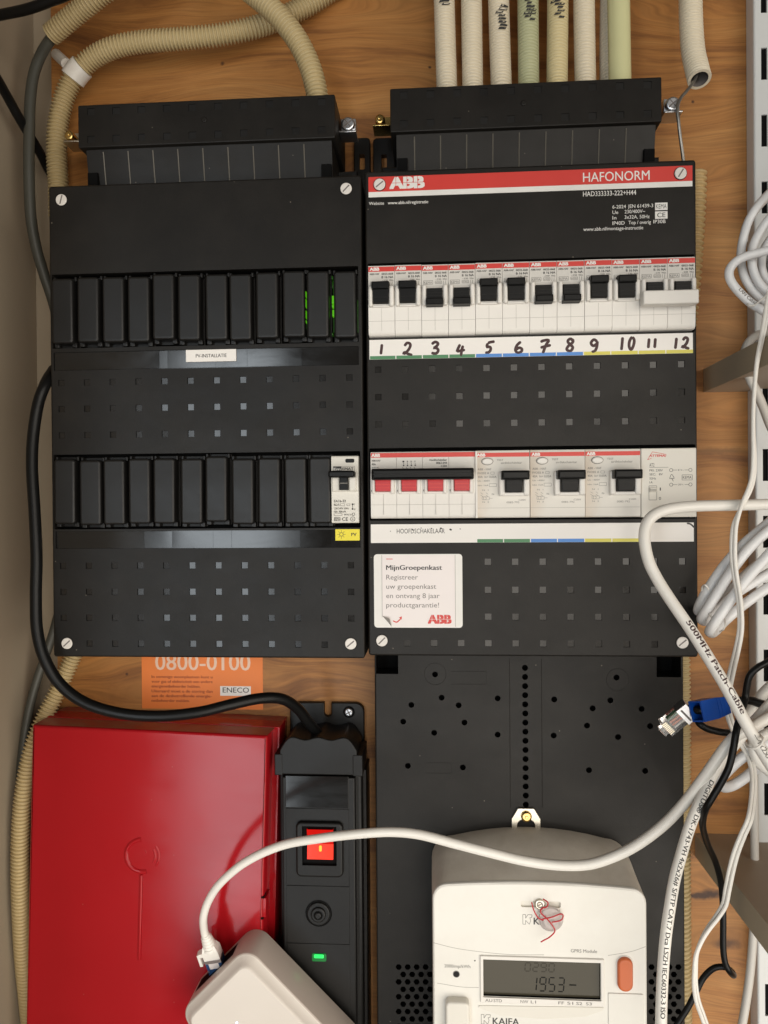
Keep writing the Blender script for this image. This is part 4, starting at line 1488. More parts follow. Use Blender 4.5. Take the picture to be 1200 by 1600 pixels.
# seal
b = MB()
x, z = PX(843, 1412, FD)
b.prism(circ(x, z, 3.5, 24), FD - 1.4, FD + 1.6, 'steel', bev=.9)
b.ring(x, z, 1.7, .7, FD + 1.66, 'slot'); b.line(x - 1.6, z - .8, x + 1.6, z + .8, FD + 1.7, .5, 'slot')
SS = b.build('seal_screw', MT)
b = MB()
sx, sz = PX(861, 1437, FD + 4)
rings = []
oc = circ(sx, sz, 8.0, 26, 8.2)
b.loft([(inset(oc, 3), FD + 1.0), (inset(oc, .8), FD + 1.8), (oc, FD + 3.2), (inset(oc, .8), FD + 4.6), (inset(oc, 3), FD + 5.4)], 'wax', capb=True)
PSL = b.build('plastic_seal', MT)
b = MB()
def thr(pts, dd):
    b.tube(spline([Vector((PX(p[0], p[1], FD + dd)[0], FD + dd + (p[2] if len(p) > 2 else 0), PX(p[0], p[1], FD + dd)[1])) for p in pts], .8), .42, 'thread', 7)
thr([(831, 1411, -1), (834, 1422), (841, 1434), (849, 1438)], 6)
thr([(849, 1407, -2), (856, 1410), (854, 1417), (847, 1419), (845, 1426), (855, 1436), (863, 1446), (867, 1455), (859, 1464), (850, 1469), (845, 1472)], 6.4)
thr([(848, 1436), (862, 1433), (876, 1428), (880, 1431), (876, 1438), (862, 1441)], 6.9)
b.build('seal_thread', PSL)

# ================================================================== RED BOX
RD = 50
c0 = Vector(PX(418, 1150, RD)); c1 = Vector(PX(50, 1133, RD))
wbox = (c0 - c1).length
ang = math.atan2(c0.y - c1.y, c0.x - c1.x)
hbox = 250
RBX = thing('metal_box', 'glossy red metal box with a stamped ring and stem on its lid', 'box', c1.x + 85, 0, c1.y - hbox)
rot = Matrix.Translation(Vector((c1.x, 0, c1.y))) @ Matrix.Rotation(-ang, 4, Vector((0, 1, 0)))
b = MB(rot)
lid = rrect(0, wbox, -hbox, 0, 1.2)
b.loft([(inset(lid, 0), 8), (lid, RD - 2), (inset(lid, .35), RD - .9), (inset(lid, 1), RD - .25), (inset(lid, 2), RD)], 'boxred')
b.build('lid', RBX)
b = MB(rot)
b.box(1.5, wbox + 5, -hbox, 1.0, .3, 30, 'boxred', bev=.4)
b.add([(0.6, RD - 1.6, .06), (wbox - .6, RD - 1.6, .06), (wbox + 4.5, 1, 1.3), (2, 1, 1.3)], [(0, 1, 2, 3)], 'boxtop')
b.build('case', RBX)
b = MB(rot)
RI = rot.inverted()


def loc(px, py, d=RD):
    x, z = PX(px, py, d)
    v = RI @ Vector((x, d, z))
    return v.x, v.z


cx, cz = loc(222, 1337)
rr = 26 / ppm(RD)
b.tube([Vector((cx + rr * math.cos(R_(a)), RD - .1, cz + rr * math.sin(R_(a)))) for a in range(95, 288, 8)], 1.7, 'boxred', 10, True, .7)
for r2, a0, a1 in ((rr * 1.06, -35, 40), (rr * .82, -30, 34)):
    b.tube([Vector((cx + r2 * math.cos(R_(a)), RD - .1, cz + r2 * math.sin(R_(a)))) for a in range(a0, a1, 6)], .95, 'boxred', 10, True, .55)
x0_, z0_ = loc(221, 1366); x1_, z1_ = loc(218, 1500)
b.box(min(x0_, x1_) - 1.3, max(x0_, x1_) + 1.3, z1_, z0_, RD - .3, RD + 1.2, 'boxred', r=1.0, bev=1.0)
for px, py in ((228, 1330), (246, 1328)):
    x_, z_ = loc(px, py)
    b.tube([Vector((x_ - 1, RD - .1, z_ + .8)), Vector((x_, RD - .1, z_)), Vector((x_ + .5, RD - .1, z_ - 1.5))], .5, 'boxred', 8)
b.build('stamped_mark', RBX)
b = MB(rot)
for py0, py1 in ((1401, 1404), (1434, 1437)):
    _, z0_ = loc(416, py1); _, z1_ = loc(416, py0)
    b.box(wbox - 1.6, wbox + .15, z0_, z1_, RD - 8, RD + .15, 'deep')
_, z0_ = loc(416, 1434); _, z1_ = loc(416, 1404)
b.box(wbox - .5, wbox + 1.8, z0_, z1_, RD - 14, RD - .3, 'boxred', bev=.4)
b.build('catch', RBX)

# ================================================================== ORANGE STICKER ON THE BOARD
b = MB()
x0, z1 = PX(221, 1012, .4); x1, z0 = PX(411, 1109, .4)
b.box(x0, x1, z0, z1, .05, .35, 'orange', r=.5)
b.ptext('0800-0100', 243, 391, 1046.5, 26, .42, 'inkpeach', off=.012)
for t, pa, pb, py in (('In sommige woonplaatsen kunt u', 237, 332, 1059.2), ('voor gas of elektriciteit een andere', 237, 332, 1066.6), ('energienetbeheerder hebben.', 237, 313, 1074), ('Uiteraard moet u de storing dan', 237, 332, 1081.6),
                      ('aan de desbetreffende energie-', 237, 331, 1089), ('netbeheerder melden.', 237, 296, 1096.4)):
    b.ptext(t, pa, pb, py, 4.4, .42, 'inkorange', off=.02)
x0, z1 = PX(344, 1072, .4); x1, z0 = PX(392, 1087.5, .4)
b.box(x0, x1, z0, z1, .1, .42, 'paper')
b.ptext('ENECO', 348, 389, 1082, 8.2, .5, 'ink', off=.006)
tag(b.build('orange_sticker'), 'orange paper sticker with a phone number on the plywood under the left box', 'sticker')

# ================================================================== POWER STRIP
PD = 45
PS = thing('power_strip', 'black power strip with lit red rocker switch beside the red box', 'power strip', -40, 0, -330)
b = MB()
xa = PX(453, 1120, 5)[0]; xb = PX(569, 1120, 5)[0]; za = PX(500, 1260, 5)[1]; zb = PX(500, 1098, 5)[1]
nx = PX(512, 1100, 5)[0]
out = [(xa, za), (xb, za)]
for k in range(6):
    a = R_(90 * k / 5); out.append((xb - 7 + 7 * math.cos(a), zb - 7 + 7 * math.sin(a)))
out += [(nx + 2.9, zb)]
for k in range(7):
    a = R_(-180 * k / 6); out.append((nx + 2.9 * math.cos(a), zb - 8 + 2.9 * math.sin(a)))
out += [(nx - 2.9, zb)]
for k in range(6):
    a = R_(90 + 90 * k / 5); out.append((xa + 7 + 7 * math.cos(a), zb - 7 + 7 * math.sin(a)))
b.prism(out, .3, 5, 'strip_black', bev=.8)
sx, sz = PX(545, 1113, 6)
b.prism(circ(sx, sz, 4.6, 20), 4, 5.6, 'deep', bev=.4)
MP_ = b.build('mounting_plate', PS)
b = MB()
b.prism(circ(sx, sz, 3.4, 20), 4, 7, 'zinc', bev=1.1)
b.line(sx - 2, sz - 1, sx + 2, sz + 1, 7.06, .8, 'slot'); b.line(sx - 1, sz + 2, sx + 1, sz - 2, 7.1, .8, 'slot')
b.build('plate_screw', MP_)
b = MB()
xa = PX(441, 1300, PD)[0]; xb = PX(555, 1300, PD)[0]
zc = PX(500, 1215, PD)[1]
# housing with stepped flanks
b.box(xa - 4.5, xb + 7, -330, zc, .5, 26, 'strip_black', bev=1)
b.box(xa - 3.5, xb + 4.5, -330, zc, 25, 37, 'strip_black', bev=2)
xi0 = PX(447, 1300, PD)[0]; xi1 = PX(545, 1300, PD)[0]
b.box(xa, xb, -330, zc, 36, PD - .5, 'strip_black', bev=1.2)
b.build('housing', PS)
b = MB()
zcap = PX(500, 1152, PD)[1]; ztab = PX(500, 1179, PD)[1]; zl = PX(500, 1211, PD)[1]
x0 = PX(435, 1200, PD)[0]; x1 = PX(560, 1200, PD)[0]
W = x1 - x0 - 2
out = [(x0 + 1, zl), (x1 - 1, zl)]
lob = W / 3
top = []
for k in range(31):
    f = k / 30
    zz = zcap - 1.0 + 1.0 * math.cos(f * 3 * 2 * math.pi - math.pi)
    edge = min(f, 1 - f)
    if edge < .17:
        zz -= 8 * (1 - edge / .17) ** 2.4
    top.append((x1 - 1 - W * f, zz))
out += top
b.prism(out, 6, PD, 'strip_black', bev=.9)
for xx0, xx1 in ((PX(429, 1200, PD)[0], PX(441.5, 1200, PD)[0]), (PX(551, 1200, PD)[0], PX(566.5, 1200, PD)[0])):
    b.box(xx0, xx1, zl - .6, ztab, 10, PD + .3, 'strip_black', r=.4, bev=.6)
b.build('end_cap', PS)
b = MB()
f0 = PX(447, 1212, PD)[1]; f1 = PX(447, 1261, PD)[1]
b.box(xi0, xi1 + .0, f1, f0, PD - 1, PD + .15, 'black_gloss', r=.4, bev=.2)
b.build('label_plate', PS)
b = MB()
sw = [PX(447, 1263, PD)[1], PX(447, 1383, PD)[1], PX(447, 1473, PD)[1], -330]
for z1_, z0_ in ((sw[0], sw[1]), (sw[1] - .25, sw[2]), (sw[2] - .25, sw[3])):
    b.box(xi0, xi1, z0_ + .15, z1_, PD - 1, PD, 'strip_black', bev=.2)
b.build('front_panels', PS)
b = MB()
x0, z1 = PX(463, 1282, PD); x1, z0 = PX(537, 1369, PD)
xm0, zm1 = PX(473, 1288, PD); xm1, zm0 = PX(527, 1350, PD)
b.prism(rrect(x0, x1, z0, z1, 4, 5), PD - .5, PD + 3.4, 'strip_black', bev=1.6, steps=4, holes=[(rrect(xm0, xm1, zm0, zm1, .4), 3, 'deep', 'rubber')])
SW_ = b.build('switch_surround', PS)
b = MB()
x0, z1 = PX(480, 1294, PD + 1); x1, z0 = PX(521, 1342, PD + 1)
zmid = PX(500, 1318, PD)[1]
b.add([(x0, PD + 3.2, z1), (x1, PD + 3.2, z1), (x1, PD + .6, zmid), (x0, PD + .6, zmid)], [(3, 2, 1, 0)], 'led_red_dim')
b.add([(x0, PD + .6, zmid), (x1, PD + .6, zmid), (x1, PD + 2.4, z0), (x0, PD + 2.4, z0)], [(3, 2, 1, 0)], 'led_red')
b.add([(x0, PD + 3.2, z1), (x0, PD + .6, zmid), (x0, PD + 2.4, z0), (x0, PD - 1, z0), (x0, PD - 1, z1)], [(0, 1, 2, 3, 4)], 'led_red_dim')
b.add([(x1, PD + 3.2, z1), (x1, PD + .6, zmid), (x1, PD + 2.4, z0), (x1, PD - 1, z0), (x1, PD - 1, z1)], [(4, 3, 2, 1, 0)], 'led_red_dim')
hx, hz = PX(501, 1324, PD)
b.prism(rrect(hx - 1.0, hx + 1.0, hz - 2.4, hz + 1.8, .8), PD, PD + 1.75, 'led_hot', bev=.3)
b.build('rocker', SW_)
b = MB()
x, z = PX(498, 1427, PD)
b.ring(x, z, 9.4, 1.1, PD + .1, 'deep', 32)
b.prism(circ(x, z, 8.6, 32), PD - .5, PD + 1.6, 'strip_black', bev=.9)
b.prism(circ(x, z, 5.6, 28), PD + 1, PD + 3.2, 'strip_black', bev=1.0)
b.prism(circ(x, z, 3.4, 24), PD + 3, PD + 3.3, 'deep')
b.prism(circ(x, z, 2.6, 24), PD + 3, PD + 4.4, 'strip_black', bev=1.0)
b.build('fuse_button', PS)
b = MB()
x0, z1 = PX(487.5, 1489, PD); x1, z0 = PX(510, 1502, PD)
b.prism(rrect(x0, x1, z0, z1, 1.2), PD - .4, PD + .8, 'led_green_dim', bev=.3)
b.prism(rrect(x0 + 1.6, x1 - 1.8, z0 + 2.6, z1 - .5, .8), PD, PD + 1.1, 'led_green', bev=.3)
b.build('indicator_light', PS)
b = MB()
cord = [(84, 578, 70), (72, 598, 84), (60, 630, 88), (52, 680, 90), (50, 730, 92), (54, 800, 94), (57, 870, 96), (56, 930, 97), (58, 985, 98), (70, 1030, 98), (95, 1070, 96), (135, 1099, 94), (190, 1115, 92), (250, 1119, 90), (310, 1113, 86),
        (360, 1101, 80), (405, 1091.5, 72), (440, 1092, 62), (465, 1107, 50), (483, 1130, 38), (500, 1152, 26), (503, 1170, 20)]
b.tube(spline([P3(*p) for p in cord], 1.5), 3.95, 'rubber', 16)
b.build('power_cord', PS)

# ================================================================== WHITE WI-FI EXTENDER PLUGGED INTO THE STRIP
RF = 87
tx, tz = PX(382, 1512, RF)
side, rad, longs = 70.0, 12.0, 112.0
half = side / 2
topd = half * math.sqrt(2) - rad * (math.sqrt(2) - 1)
cxr, czr = tx, tz - (topd - 6.2)
RT = thing('network_extender', 'white rounded square network box tilted on its corner in front of the red box', 'network device', cxr, PD, czr)
T45 = Matrix.Translation(Vector((cxr, 0, czr))) @ Matrix.Rotation(R_(-45), 4, Vector((0, 1, 0)))
oc = rrect(-half, half, half - longs, half, rad, 8)
b = MB(T45)
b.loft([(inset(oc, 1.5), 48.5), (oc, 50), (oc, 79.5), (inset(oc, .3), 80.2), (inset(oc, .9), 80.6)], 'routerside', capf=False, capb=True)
b.build('housing', RT)
b = MB(T45)
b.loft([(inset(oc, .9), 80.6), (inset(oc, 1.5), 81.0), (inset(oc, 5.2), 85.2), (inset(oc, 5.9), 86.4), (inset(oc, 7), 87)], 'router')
b.build('front_shell', RT)
# which local side is the upper left one: local +x rotated by 45 -> find it
ul = None
for v in ((1, 0), (-1, 0), (0, 1), (0, -1)):
    w = T45.to_3x3() @ Vector((v[0], 0, v[1]))
    if w.x < 0 and w.z > 0:
        ul = v
b = MB()
nrm = Vector((-1, 0, 1)).normalized(); tan = Vector((1, 0, 1)).normalized()
ctr = Vector((cxr, 0, czr)) + nrm * half
# recessed port on the upper left flank
def rc(a, dd, h):
    q = ctr + tan * a + nrm * h
    return (q.x, dd, q.z)
b.add([rc(-22, 55, .12), rc(17, 55, .12), rc(17, 70, .12), rc(-22, 70, .12)], [(0, 1, 2, 3)], 'deep')
for a0, a1, d0, d1 in ((-22.6, 17.6, 54.3, 55), (-22.6, 17.6, 70, 70.7)):
    b.add([rc(a0, d0, .15), rc(a1, d0, .15), rc(a1, d1, .15), rc(a0, d1, .15)], [(0, 1, 2, 3)], 'routerside')
b.build('port', RT)
b = MB()
x, z = PX(370, 1598, RF)
b.prism(circ(x, z, .7, 12), RF - .2, RF + .15, 'led_blue')
b.build('indicator_light', RT)

# ================================================================== CABLES
def cable(name, label, cat, pts, r, mat, seg=16, group=None):
    b = MB()
    path = spline([P3(*p) for p in pts], 1.2)
    b.tube(path, r, mat, seg)
    o = b.build(name)
    if label: tag(o, label, cat, group)
    return o, path


# --- patch cable from the network box over the meter
PC = thing('patch_cable', 'white patch cable plugged into the network box and sagging across the meter', 'cable', *[P3(320, 1450, 80)[i] for i in (0, 1, 2)])
pl = Vector(rc(-2, 62.5, 0.0))
axis = (Vector(P3(318, 1452, 74)) - pl).normalized()
b = MB()
end = pl + axis * 28
pathB = spline([end - axis * 2, end + axis * 6, P3(318, 1432, 82), P3(327, 1405, 86), P3(346, 1378, 92), P3(385, 1346, 98), P3(440, 1321, 102), P3(500, 1310, 106), P3(560, 1303, 110), P3(610, 1300, 112), P3(655, 1304, 113), P3(710, 1318, 114), P3(765, 1332, 114),
                P3(820, 1345, 114), P3(875, 1352, 115), P3(923, 1350, 117), P3(967, 1335, 120), P3(1003, 1315, 124), P3(1040, 1286, 128), P3(1070, 1254, 132), P3(1099, 1216, 136), P3(1116, 1192, 138), P3(1134, 1167, 140), P3(1150, 1150, 140), P3(1170, 1139, 138), P3(1200, 1122, 134), P3(1240, 1100, 130)], 1.2)
b.tube(pathB, lambda i: 2.75 + .55 * min(1, i / 300), 'cable', 16)
b.build('cable_sheath', PC)
u = Vector((0, 1, 0)); u = (u - axis * u.dot(axis)).normalized(); v = axis.cross(u)
TP = Matrix(((v.x, axis.x, u.x, pl.x), (v.y, axis.y, u.y, pl.y), (v.z, axis.z, u.z, pl.z), (0, 0, 0, 1)))
# local frame of plugs: x across, y(d slot) along the axis, z thickness


def abox(mb, T, x0, x1, a0, a1, t0, t1, m, e0=0.0):
    """box in a plug frame: across x, along a, thickness t"""
    vs = [(x, a, t) for a in (a0, a1) for x, t in (((x0 + (e0 if a == a1 else 0)), t0 + (e0 if a == a1 else 0)), (x1 - (e0 if a == a1 else 0), t0 + (e0 if a == a1 else 0)), (x1 - (e0 if a == a1 else 0), t1 - (e0 if a == a1 else 0)), (x0 + (e0 if a == a1 else 0), t1 - (e0 if a == a1 else 0)))]
    vs = [T @ Vector(q) for q in vs]
    mb.add(vs, [(0, 1, 2, 3), (7, 6, 5, 4), (0, 4, 5, 1), (1, 5, 6, 2), (2, 6, 7, 3), (3, 7, 4, 0)], m)


b = MB()
abox(b, TP, -5.9, 5.9, -3, 8, -4, 4, 'plug_blue')
abox(b, TP, -3.6, 3.6, 3, 8.2, 3.9, 4.15, 'sticker')
abox(b, TP, -6.1, 6.1, 8, 11, -4.2, 4.2, 'zinc')
abox(b, TP, 4.8, 5.95, 0, 2, -3, 4.15, 'zinc'); abox(b, TP, -5.95, -4.8, 0, 2, -3, 4.15, 'zinc')
b.build('plug', PC)
b = MB()
abox(b, TP, -5.8, 5.8, 11, 18, -4, 4, 'cable')
abox(b, TP, -5.6, 5.6, 18, 22, -3.9, 3.9, 'cable', 1.2)
for k in range(5):
    a = 18.5 + 2.4 * k
    rr_ = 5.2 - .32 * k
    pp = [pl + axis * a, pl + axis * (a + .7), pl + axis * (a + 1.5)]
    b.tube(pp, lambda i: rr_ if i < 2 else rr_ - .5, 'cable', 16)
b.tube([pl + axis * 17, pl + axis * 24, pl + axis * 31], lambda i: (4.6, 3.9, 2.9)[i], 'cable', 16)
# latch guard hook
for (x0, x1, a0, a1, t0, t1) in ((5.6, 9.0, 14, 17, -1.5, 3.4), (8.2, 10.4, 6, 16.2, -1.5, 3.4)):
    abox(b, TP, x0, x1, a0, a1, t0, t1, 'cable', .2)
b.build('boot', PC)

# --- fat printed patch cable looping in front of the right box
A = [(1260, 786, 112), (1200, 788, 114), (1140, 789.5, 117), (1085, 791, 120), (1048, 795, 123), (1023, 804, 126), (1010, 820, 128), (1007, 843, 130), (1013, 875, 132), (1026, 903, 134), (1046, 935, 138), (1078, 982, 144), (1107, 1028, 149), (1136, 1076, 153), (1162, 1124, 156), (1186, 1166, 158), (1215, 1212, 160), (1240, 1250, 160)]
b = MB()
pathA = spline([P3(*p) for p in A], 1.2)
b.tube(pathA, 3.5, 'cable', 18)
La = 0
best = min(range(len(pathA)), key=lambda i: (pathA[i] - P3(1076, 980, 144)).length)
La = sum((pathA[i + 1] - pathA[i]).length for i in range(best))
b.wraptext('500MHz Patch-Cable', pathA, 3.5, La - 3, 3.3, 'inkbrown', ang=0.3, stretch=1.45)
b.wraptext('--4x2xAWG 27/7', pathA, 3.5, La + 68, 3.3, 'inkgrey', ang=0.3, stretch=1.1)
tag(b.build('patch_cable'), 'thick white cable with printed lettering making a sharp bend in front of the bell transformer', 'cable')

# --- printed data cable running down at the right of the meter
C = [(1240, 1060, 118), (1195, 1110, 124), (1150, 1160, 130), (1118, 1203, 134), (1103, 1232, 137), (1090, 1261, 140), (1077, 1294, 142), (1064, 1337, 144), (1054, 1375, 146), (1047, 1416, 147), (1041, 1458, 148), (1037, 1501, 148), (1034.5, 1545, 148), (1033, 1600, 148), (1033, 1660, 148)]
b = MB()
pathC = spline([P3(*p) for p in C], 1.2)
b.tube(pathC, 3.35, 'cable', 18)
best = min(range(len(pathC)), key=lambda i: (pathC[i] - P3(1110, 1220, 136)).length)
La = sum((pathC[i + 1] - pathC[i]).length for i in range(best))
tot = sum((q - p).length for p, q in zip(pathC, pathC[1:]))
b.wraptext('DIGITUS\u00ae DK-1743-VH 4x2x26# S/FTP CAT.7 Dca LSZH IEC60332-3 ISO', pathC, 3.35, La, 2.7, 'ink', ang=0.0, off=0.045, stretch=1.19)
tag(b.build('data_cable'), 'white data cable with a long printed line running down beside the meter', 'cable')


def zf(ox, oy, s, lst, d):
    """points read off an enlargement of the place"""
    return [(ox + p[0] / s, oy + p[1] / s, d + (p[2] if len(p) > 2 else 0)) for p in lst]


# --- upper coil
UC = thing('coiled_cable', 'upper bundle of white coiled cable with a looping strand, high at right', 'cable coil', *[P3(1175, 400, 90)[i] for i in (0, 1, 2)], group='coiled cables at the right edge')
b = MB()
strands = [
    zf(1100, 280, 5.71, [(760, -60, -20), (571, 135, -8), (470, 250), (395, 380), (350, 530), (330, 660, -4), (335, 770, -4), (365, 880), (430, 990), (510, 1070), (620, 1160), (760, 1250)], 92),
    zf(1100, 280, 5.71, [(720, -20, -30), (571, 150, -22), (455, 280, -14), (378, 420, -10), (350, 560, -10)], 86),
    zf(1100, 280, 5.71, [(760, 150, -10), (600, 330), (510, 450), (445, 580), (425, 690), (435, 790), (470, 890), (530, 970), (620, 1040), (740, 1110)], 96),
    zf(1100, 280, 5.71, [(760, 330, -14), (620, 500, -8), (540, 620, -8), (515, 740, -6), (530, 850, -6), (600, 940, -6), (720, 1010, -6)], 88),
    zf(1100, 280, 5.71, [(760, 620), (600, 632), (480, 660), (370, 690), (285, 735), (232, 800), (226, 870), (262, 945), (340, 1035), (430, 1115), (520, 1170), (640, 1240), (760, 1320)], 106),
]
pts_ = []
for s_ in strands:
    path = spline([P3(*p) for p in s_], 1.2)
    b.tube(path, 2.75, 'cable_cool', 14)
    pts_.append(path)
b.wraptext('LAN Cable', pts_[4], 2.75, 55, 2.2, 'inkgrey', ang=0.2)
b.wraptext('Cable', pts_[3], 2.75, 62, 2.4, 'inkbrown', ang=0.2)
b.build('coil', UC)
b = MB()
b.tube(spline([P3(*p) for p in zf(1100, 280, 5.71, [(378, 1080, -8), (395, 1120, 4), (440, 1128, 4), (520, 1070, 2), (600, 1000), (680, 940)], 106)], .8), .6, 'cable', 8)
b.build('wire_tie', UC)

# --- middle coil
MC = thing('coiled_cable', 'middle bundle of white coiled cable ending in bends beside the lower right screw', 'cable coil', *[P3(1140, 900, 90)[i] for i in (0, 1, 2)], group='coiled cables at the right edge')
b = MB()
for lst, d in (
    ([(1000, 20), (873, 130), (720, 255), (560, 400), (400, 580), (270, 760), (150, 950), (85, 1090, -3), (90, 1130, -10), (140, 1110, -16), (300, 1000, -20), (480, 850, -22), (700, 640, -24), (1000, 430, -26)], 104),
    ([(1000, 130), (873, 215), (740, 330), (600, 480), (450, 680), (310, 900), (190, 1090), (125, 1190, -3), (130, 1230, -9), (180, 1225, -15), (330, 1080, -18), (500, 930, -19), (873, 700, -22), (1000, 640, -22)], 112),
    ([(1000, 350), (873, 490), (700, 680), (560, 850), (420, 1040), (300, 1210), (220, 1335, -2), (215, 1365, -8), (260, 1360, -16), (400, 1220, -22), (600, 1050, -24), (873, 860, -26), (1000, 790, -28)], 118),
):
    b.tube(spline([P3(*p) for p in zf(1080, 800, 7.27, lst, d)], 1.2), 3.2, 'cable_cool', 14)
b.build('coil', MC)
b = MB()
for lst in ([(120, 900, -8), (125, 850, -4), (160, 830, 2), (200, 880, 0)], [(190, 1170), (215, 1160, 4), (240, 1230, 0)], [(320, 1360), (370, 1330, 6), (385, 1270, 6), (375, 1200, 0)], [(240, 1040, -8), (280, 1015, -4), (270, 1080, -6)]):
    b.tube(spline([P3(*p) for p in zf(1080, 800, 7.27, lst, 112)], .6), .5, 'cable', 8)
b.build('wire_tie', MC)

# --- lower coil
LC = thing('coiled_cable', 'lower bundle of white coiled cable tied behind the blue booted plug cable', 'cable coil', *[P3(1160, 1170, 90)[i] for i in (0, 1, 2)], group='coiled cables at the right edge')
b = MB()
for lst, d, mt in (
    ([(1250, 120), (1029, 320), (930, 430), (860, 520), (780, 640, -8), (700, 800, -16), (640, 960, -16)], 100, 'cable'),
    ([(1250, 760), (1029, 800, -4), (900, 870), (780, 950), (680, 1040), (610, 1120), (600, 1170, -2), (640, 1200, -8), (720, 1180, -14), (830, 1110, -16), (950, 1010, -16), (1029, 950, -14), (1250, 820, -14)], 106, 'cable_cool'),
    ([(1250, 640), (1029, 720), (940, 780), (900, 860), (940, 960), (1029, 1050), (1250, 1160)], 112, 'cable'),
):
    b.tube(spline([P3(*p) for p in zf(1020, 1020, 5.716, lst, d)], 1.2), 3.4, mt, 14)
b.build('coil', LC)
b = MB()
b.tube(spline([P3(*p) for p in zf(1020, 1020, 5.716, [(830, 800, -14), (850, 845, 0), (910, 855, 4), (965, 820, 4), (985, 770, 2), (960, 735, -6)], 162)], .8), .65, 'cable', 8)
b.build('wire_tie', LC)

# --- twin bell wire
G = [(1204, 455), (1196, 500), (1189, 535), (1183, 565), (1179, 604), (1177, 641), (1177, 675), (1178, 710), (1177, 740), (1172, 762), (1163, 782), (1154, 803), (1148, 822), (1146, 845), (1146, 872), (1149, 900), (1154, 928), (1157, 956), (1157, 985), (1152, 1013), (1145, 1042), (1139, 1070), (1136, 1095), (1139, 1118), (1147, 1141), (1158, 1160), (1168, 1177), (1175, 1197), (1177.5, 1221), (1176, 1247), (1171, 1280), (1160, 1306), (1150, 1332), (1143, 1358), (1137, 1388), (1132, 1413), (1121, 1432), (1107, 1451), (1096, 1470), (1088, 1492), (1086, 1515), (1086, 1541), (1090, 1565), (1097, 1585), (1103, 1602), (1112, 1630)]
dep = lambda y: 124 if y < 1000 else (124 - 16 * min(1, (y - 1000) / 80) if y < 1180 else 108 + 28 * min(1, (y - 1180) / 100))
path = spline([P3(x, y, dep(y)) for x, y in G], 1.0)
fr = frames(path)
b = MB()
ta = []
L = 0
for i, (p, t, u, v) in enumerate(fr):
    s_ = i * 1.0
    ta.append(math.pi / 2 + 1.25 * math.sin(s_ / 42.0) + (math.pi * (1 / (1 + math.exp(-(s_ - 138) / 7)))) - (1.2 / (1 + math.exp(-(s_ - 300) / 12))))
for sgn in (-1, 1):
    pp = [p + (u * math.cos(a) + v * math.sin(a)) * 1.12 * sgn for (p, t, u, v), a in zip(fr, ta)]
    b.tube(pp, 1.24, 'cable', 10)
b.tube([p for p, *_ in fr], .75, 'seam', 6)
tag(b.build('bell_wire'), 'thin cream twin core wire twisting down in front of the coiled cables', 'wire')

# --- black network cable with loose plug
BK = thing('network_cable', 'black network cable with a clear loose plug and blue boot', 'cable', *[P3(1090, 1110, 100)[i] for i in (0, 1, 2)])
Pf = P3(1039, 1137, 108); Pr = P3(1079, 1106, 112)
axis2 = (Pr - Pf).normalized()
u = Vector((.25, 1, .12)); u = (u - axis2 * u.dot(axis2)).normalized(); v = u.cross(axis2)
TQ = Matrix(((v.x, axis2.x, u.x, Pf.x), (v.y, axis2.y, u.y, Pf.y), (v.z, axis2.z, u.z, Pf.z), (0, 0, 0, 1)))
b = MB()
abox(b, TQ, -5.4, 5.4, 0, 14, -3.6, 3.6, 'clear')
abox(b, TQ, -3.2, 3.2, -3.2, 0, -1, 3, 'clear')
PB_ = b.build('plug_body', BK)
b = MB()
for k in range(8):
    abox(b, TQ, -4.4 + 1.1 * k, -3.8 + 1.1 * k, .3, 3.6, 3.0, 3.9, 'contact')
abox(b, TQ, -2.2, -1.0, 5, 13, -1, 1.4, 'wire_orange'); abox(b, TQ, .2, 1.2, 5, 13, -1, 1.4, 'wire_orange'); abox(b, TQ, 2.2, 3.2, 5, 13, -1, 1.4, 'inkwhite'); abox(b, TQ, -4, -3, 5, 13, -1, 1.4, 'green')
b.build('contacts', PB_)
b = MB()
abox(b, TQ, -5.9, 5.9, 13, 20.6, -4.1, 4.1, 'zinc')
abox(b, TQ, -4.6, 4.6, 15.2, 16.4, 4.05, 4.3, 'slot')
abox(b, TQ, -4.6, 4.6, 17.6, 18.8, 4.05, 4.35, 'zinc')
b.build('metal_collar', PB_)
# boot: open box facing the plug
Bf = P3(1088, 1112, 122); Br = P3(1143, 1099, 106)
ax3 = (Br - Bf).normalized()
u = Vector((.35, 1, .25)); u = (u - ax3 * u.dot(ax3)).normalized(); v = u.cross(ax3)
TB = Matrix(((v.x, ax3.x, u.x, Bf.x), (v.y, ax3.y, u.y, Bf.y), (v.z, ax3.z, u.z, Bf.z), (0, 0, 0, 1)))
b = MB()
def brec(w, t, a):
    return [TB @ Vector((x, a, z)) for x, z in ((-w, -t), (w, -t), (w, t), (-w, t))]
R0 = brec(6.3, 4.9, 0); R1 = brec(6.3, 4.9, 13); R2 = brec(5.0, 4.0, 25); I0 = brec(5.3, 3.9, 0); I1 = brec(5.0, 3.6, 11)
allv = R0 + R1 + R2 + I0 + I1
fs = []
for a, c in ((0, 4), (4, 8), (12, 0), (16, 12)):
    for i in range(4):
        j = (i + 1) % 4
        fs.append((a + i, a + j, c + j, c + i))
fs += [(11, 10, 9, 8), (19, 18, 17, 16)]
b.add(allv, fs, 'boot_blue')
for k in range(3):
    abox(b, TB, -5.9 + .3 * k, 5.9 - .3 * k, 14 + 3.2 * k, 15.4 + 3.2 * k, 4.2 - .3 * k, 5.1 - .3 * k, 'boot_blue')
b.build('boot', BK)
b = MB()
b.tube(spline([Pr - axis2 * 1, Bf + ax3 * 6, Bf + ax3 * 22, P3(1165, 1094, 112), P3(1190, 1100, 108), P3(1230, 1112, 104)], 1.0), 2.7, 'rubber', 12)
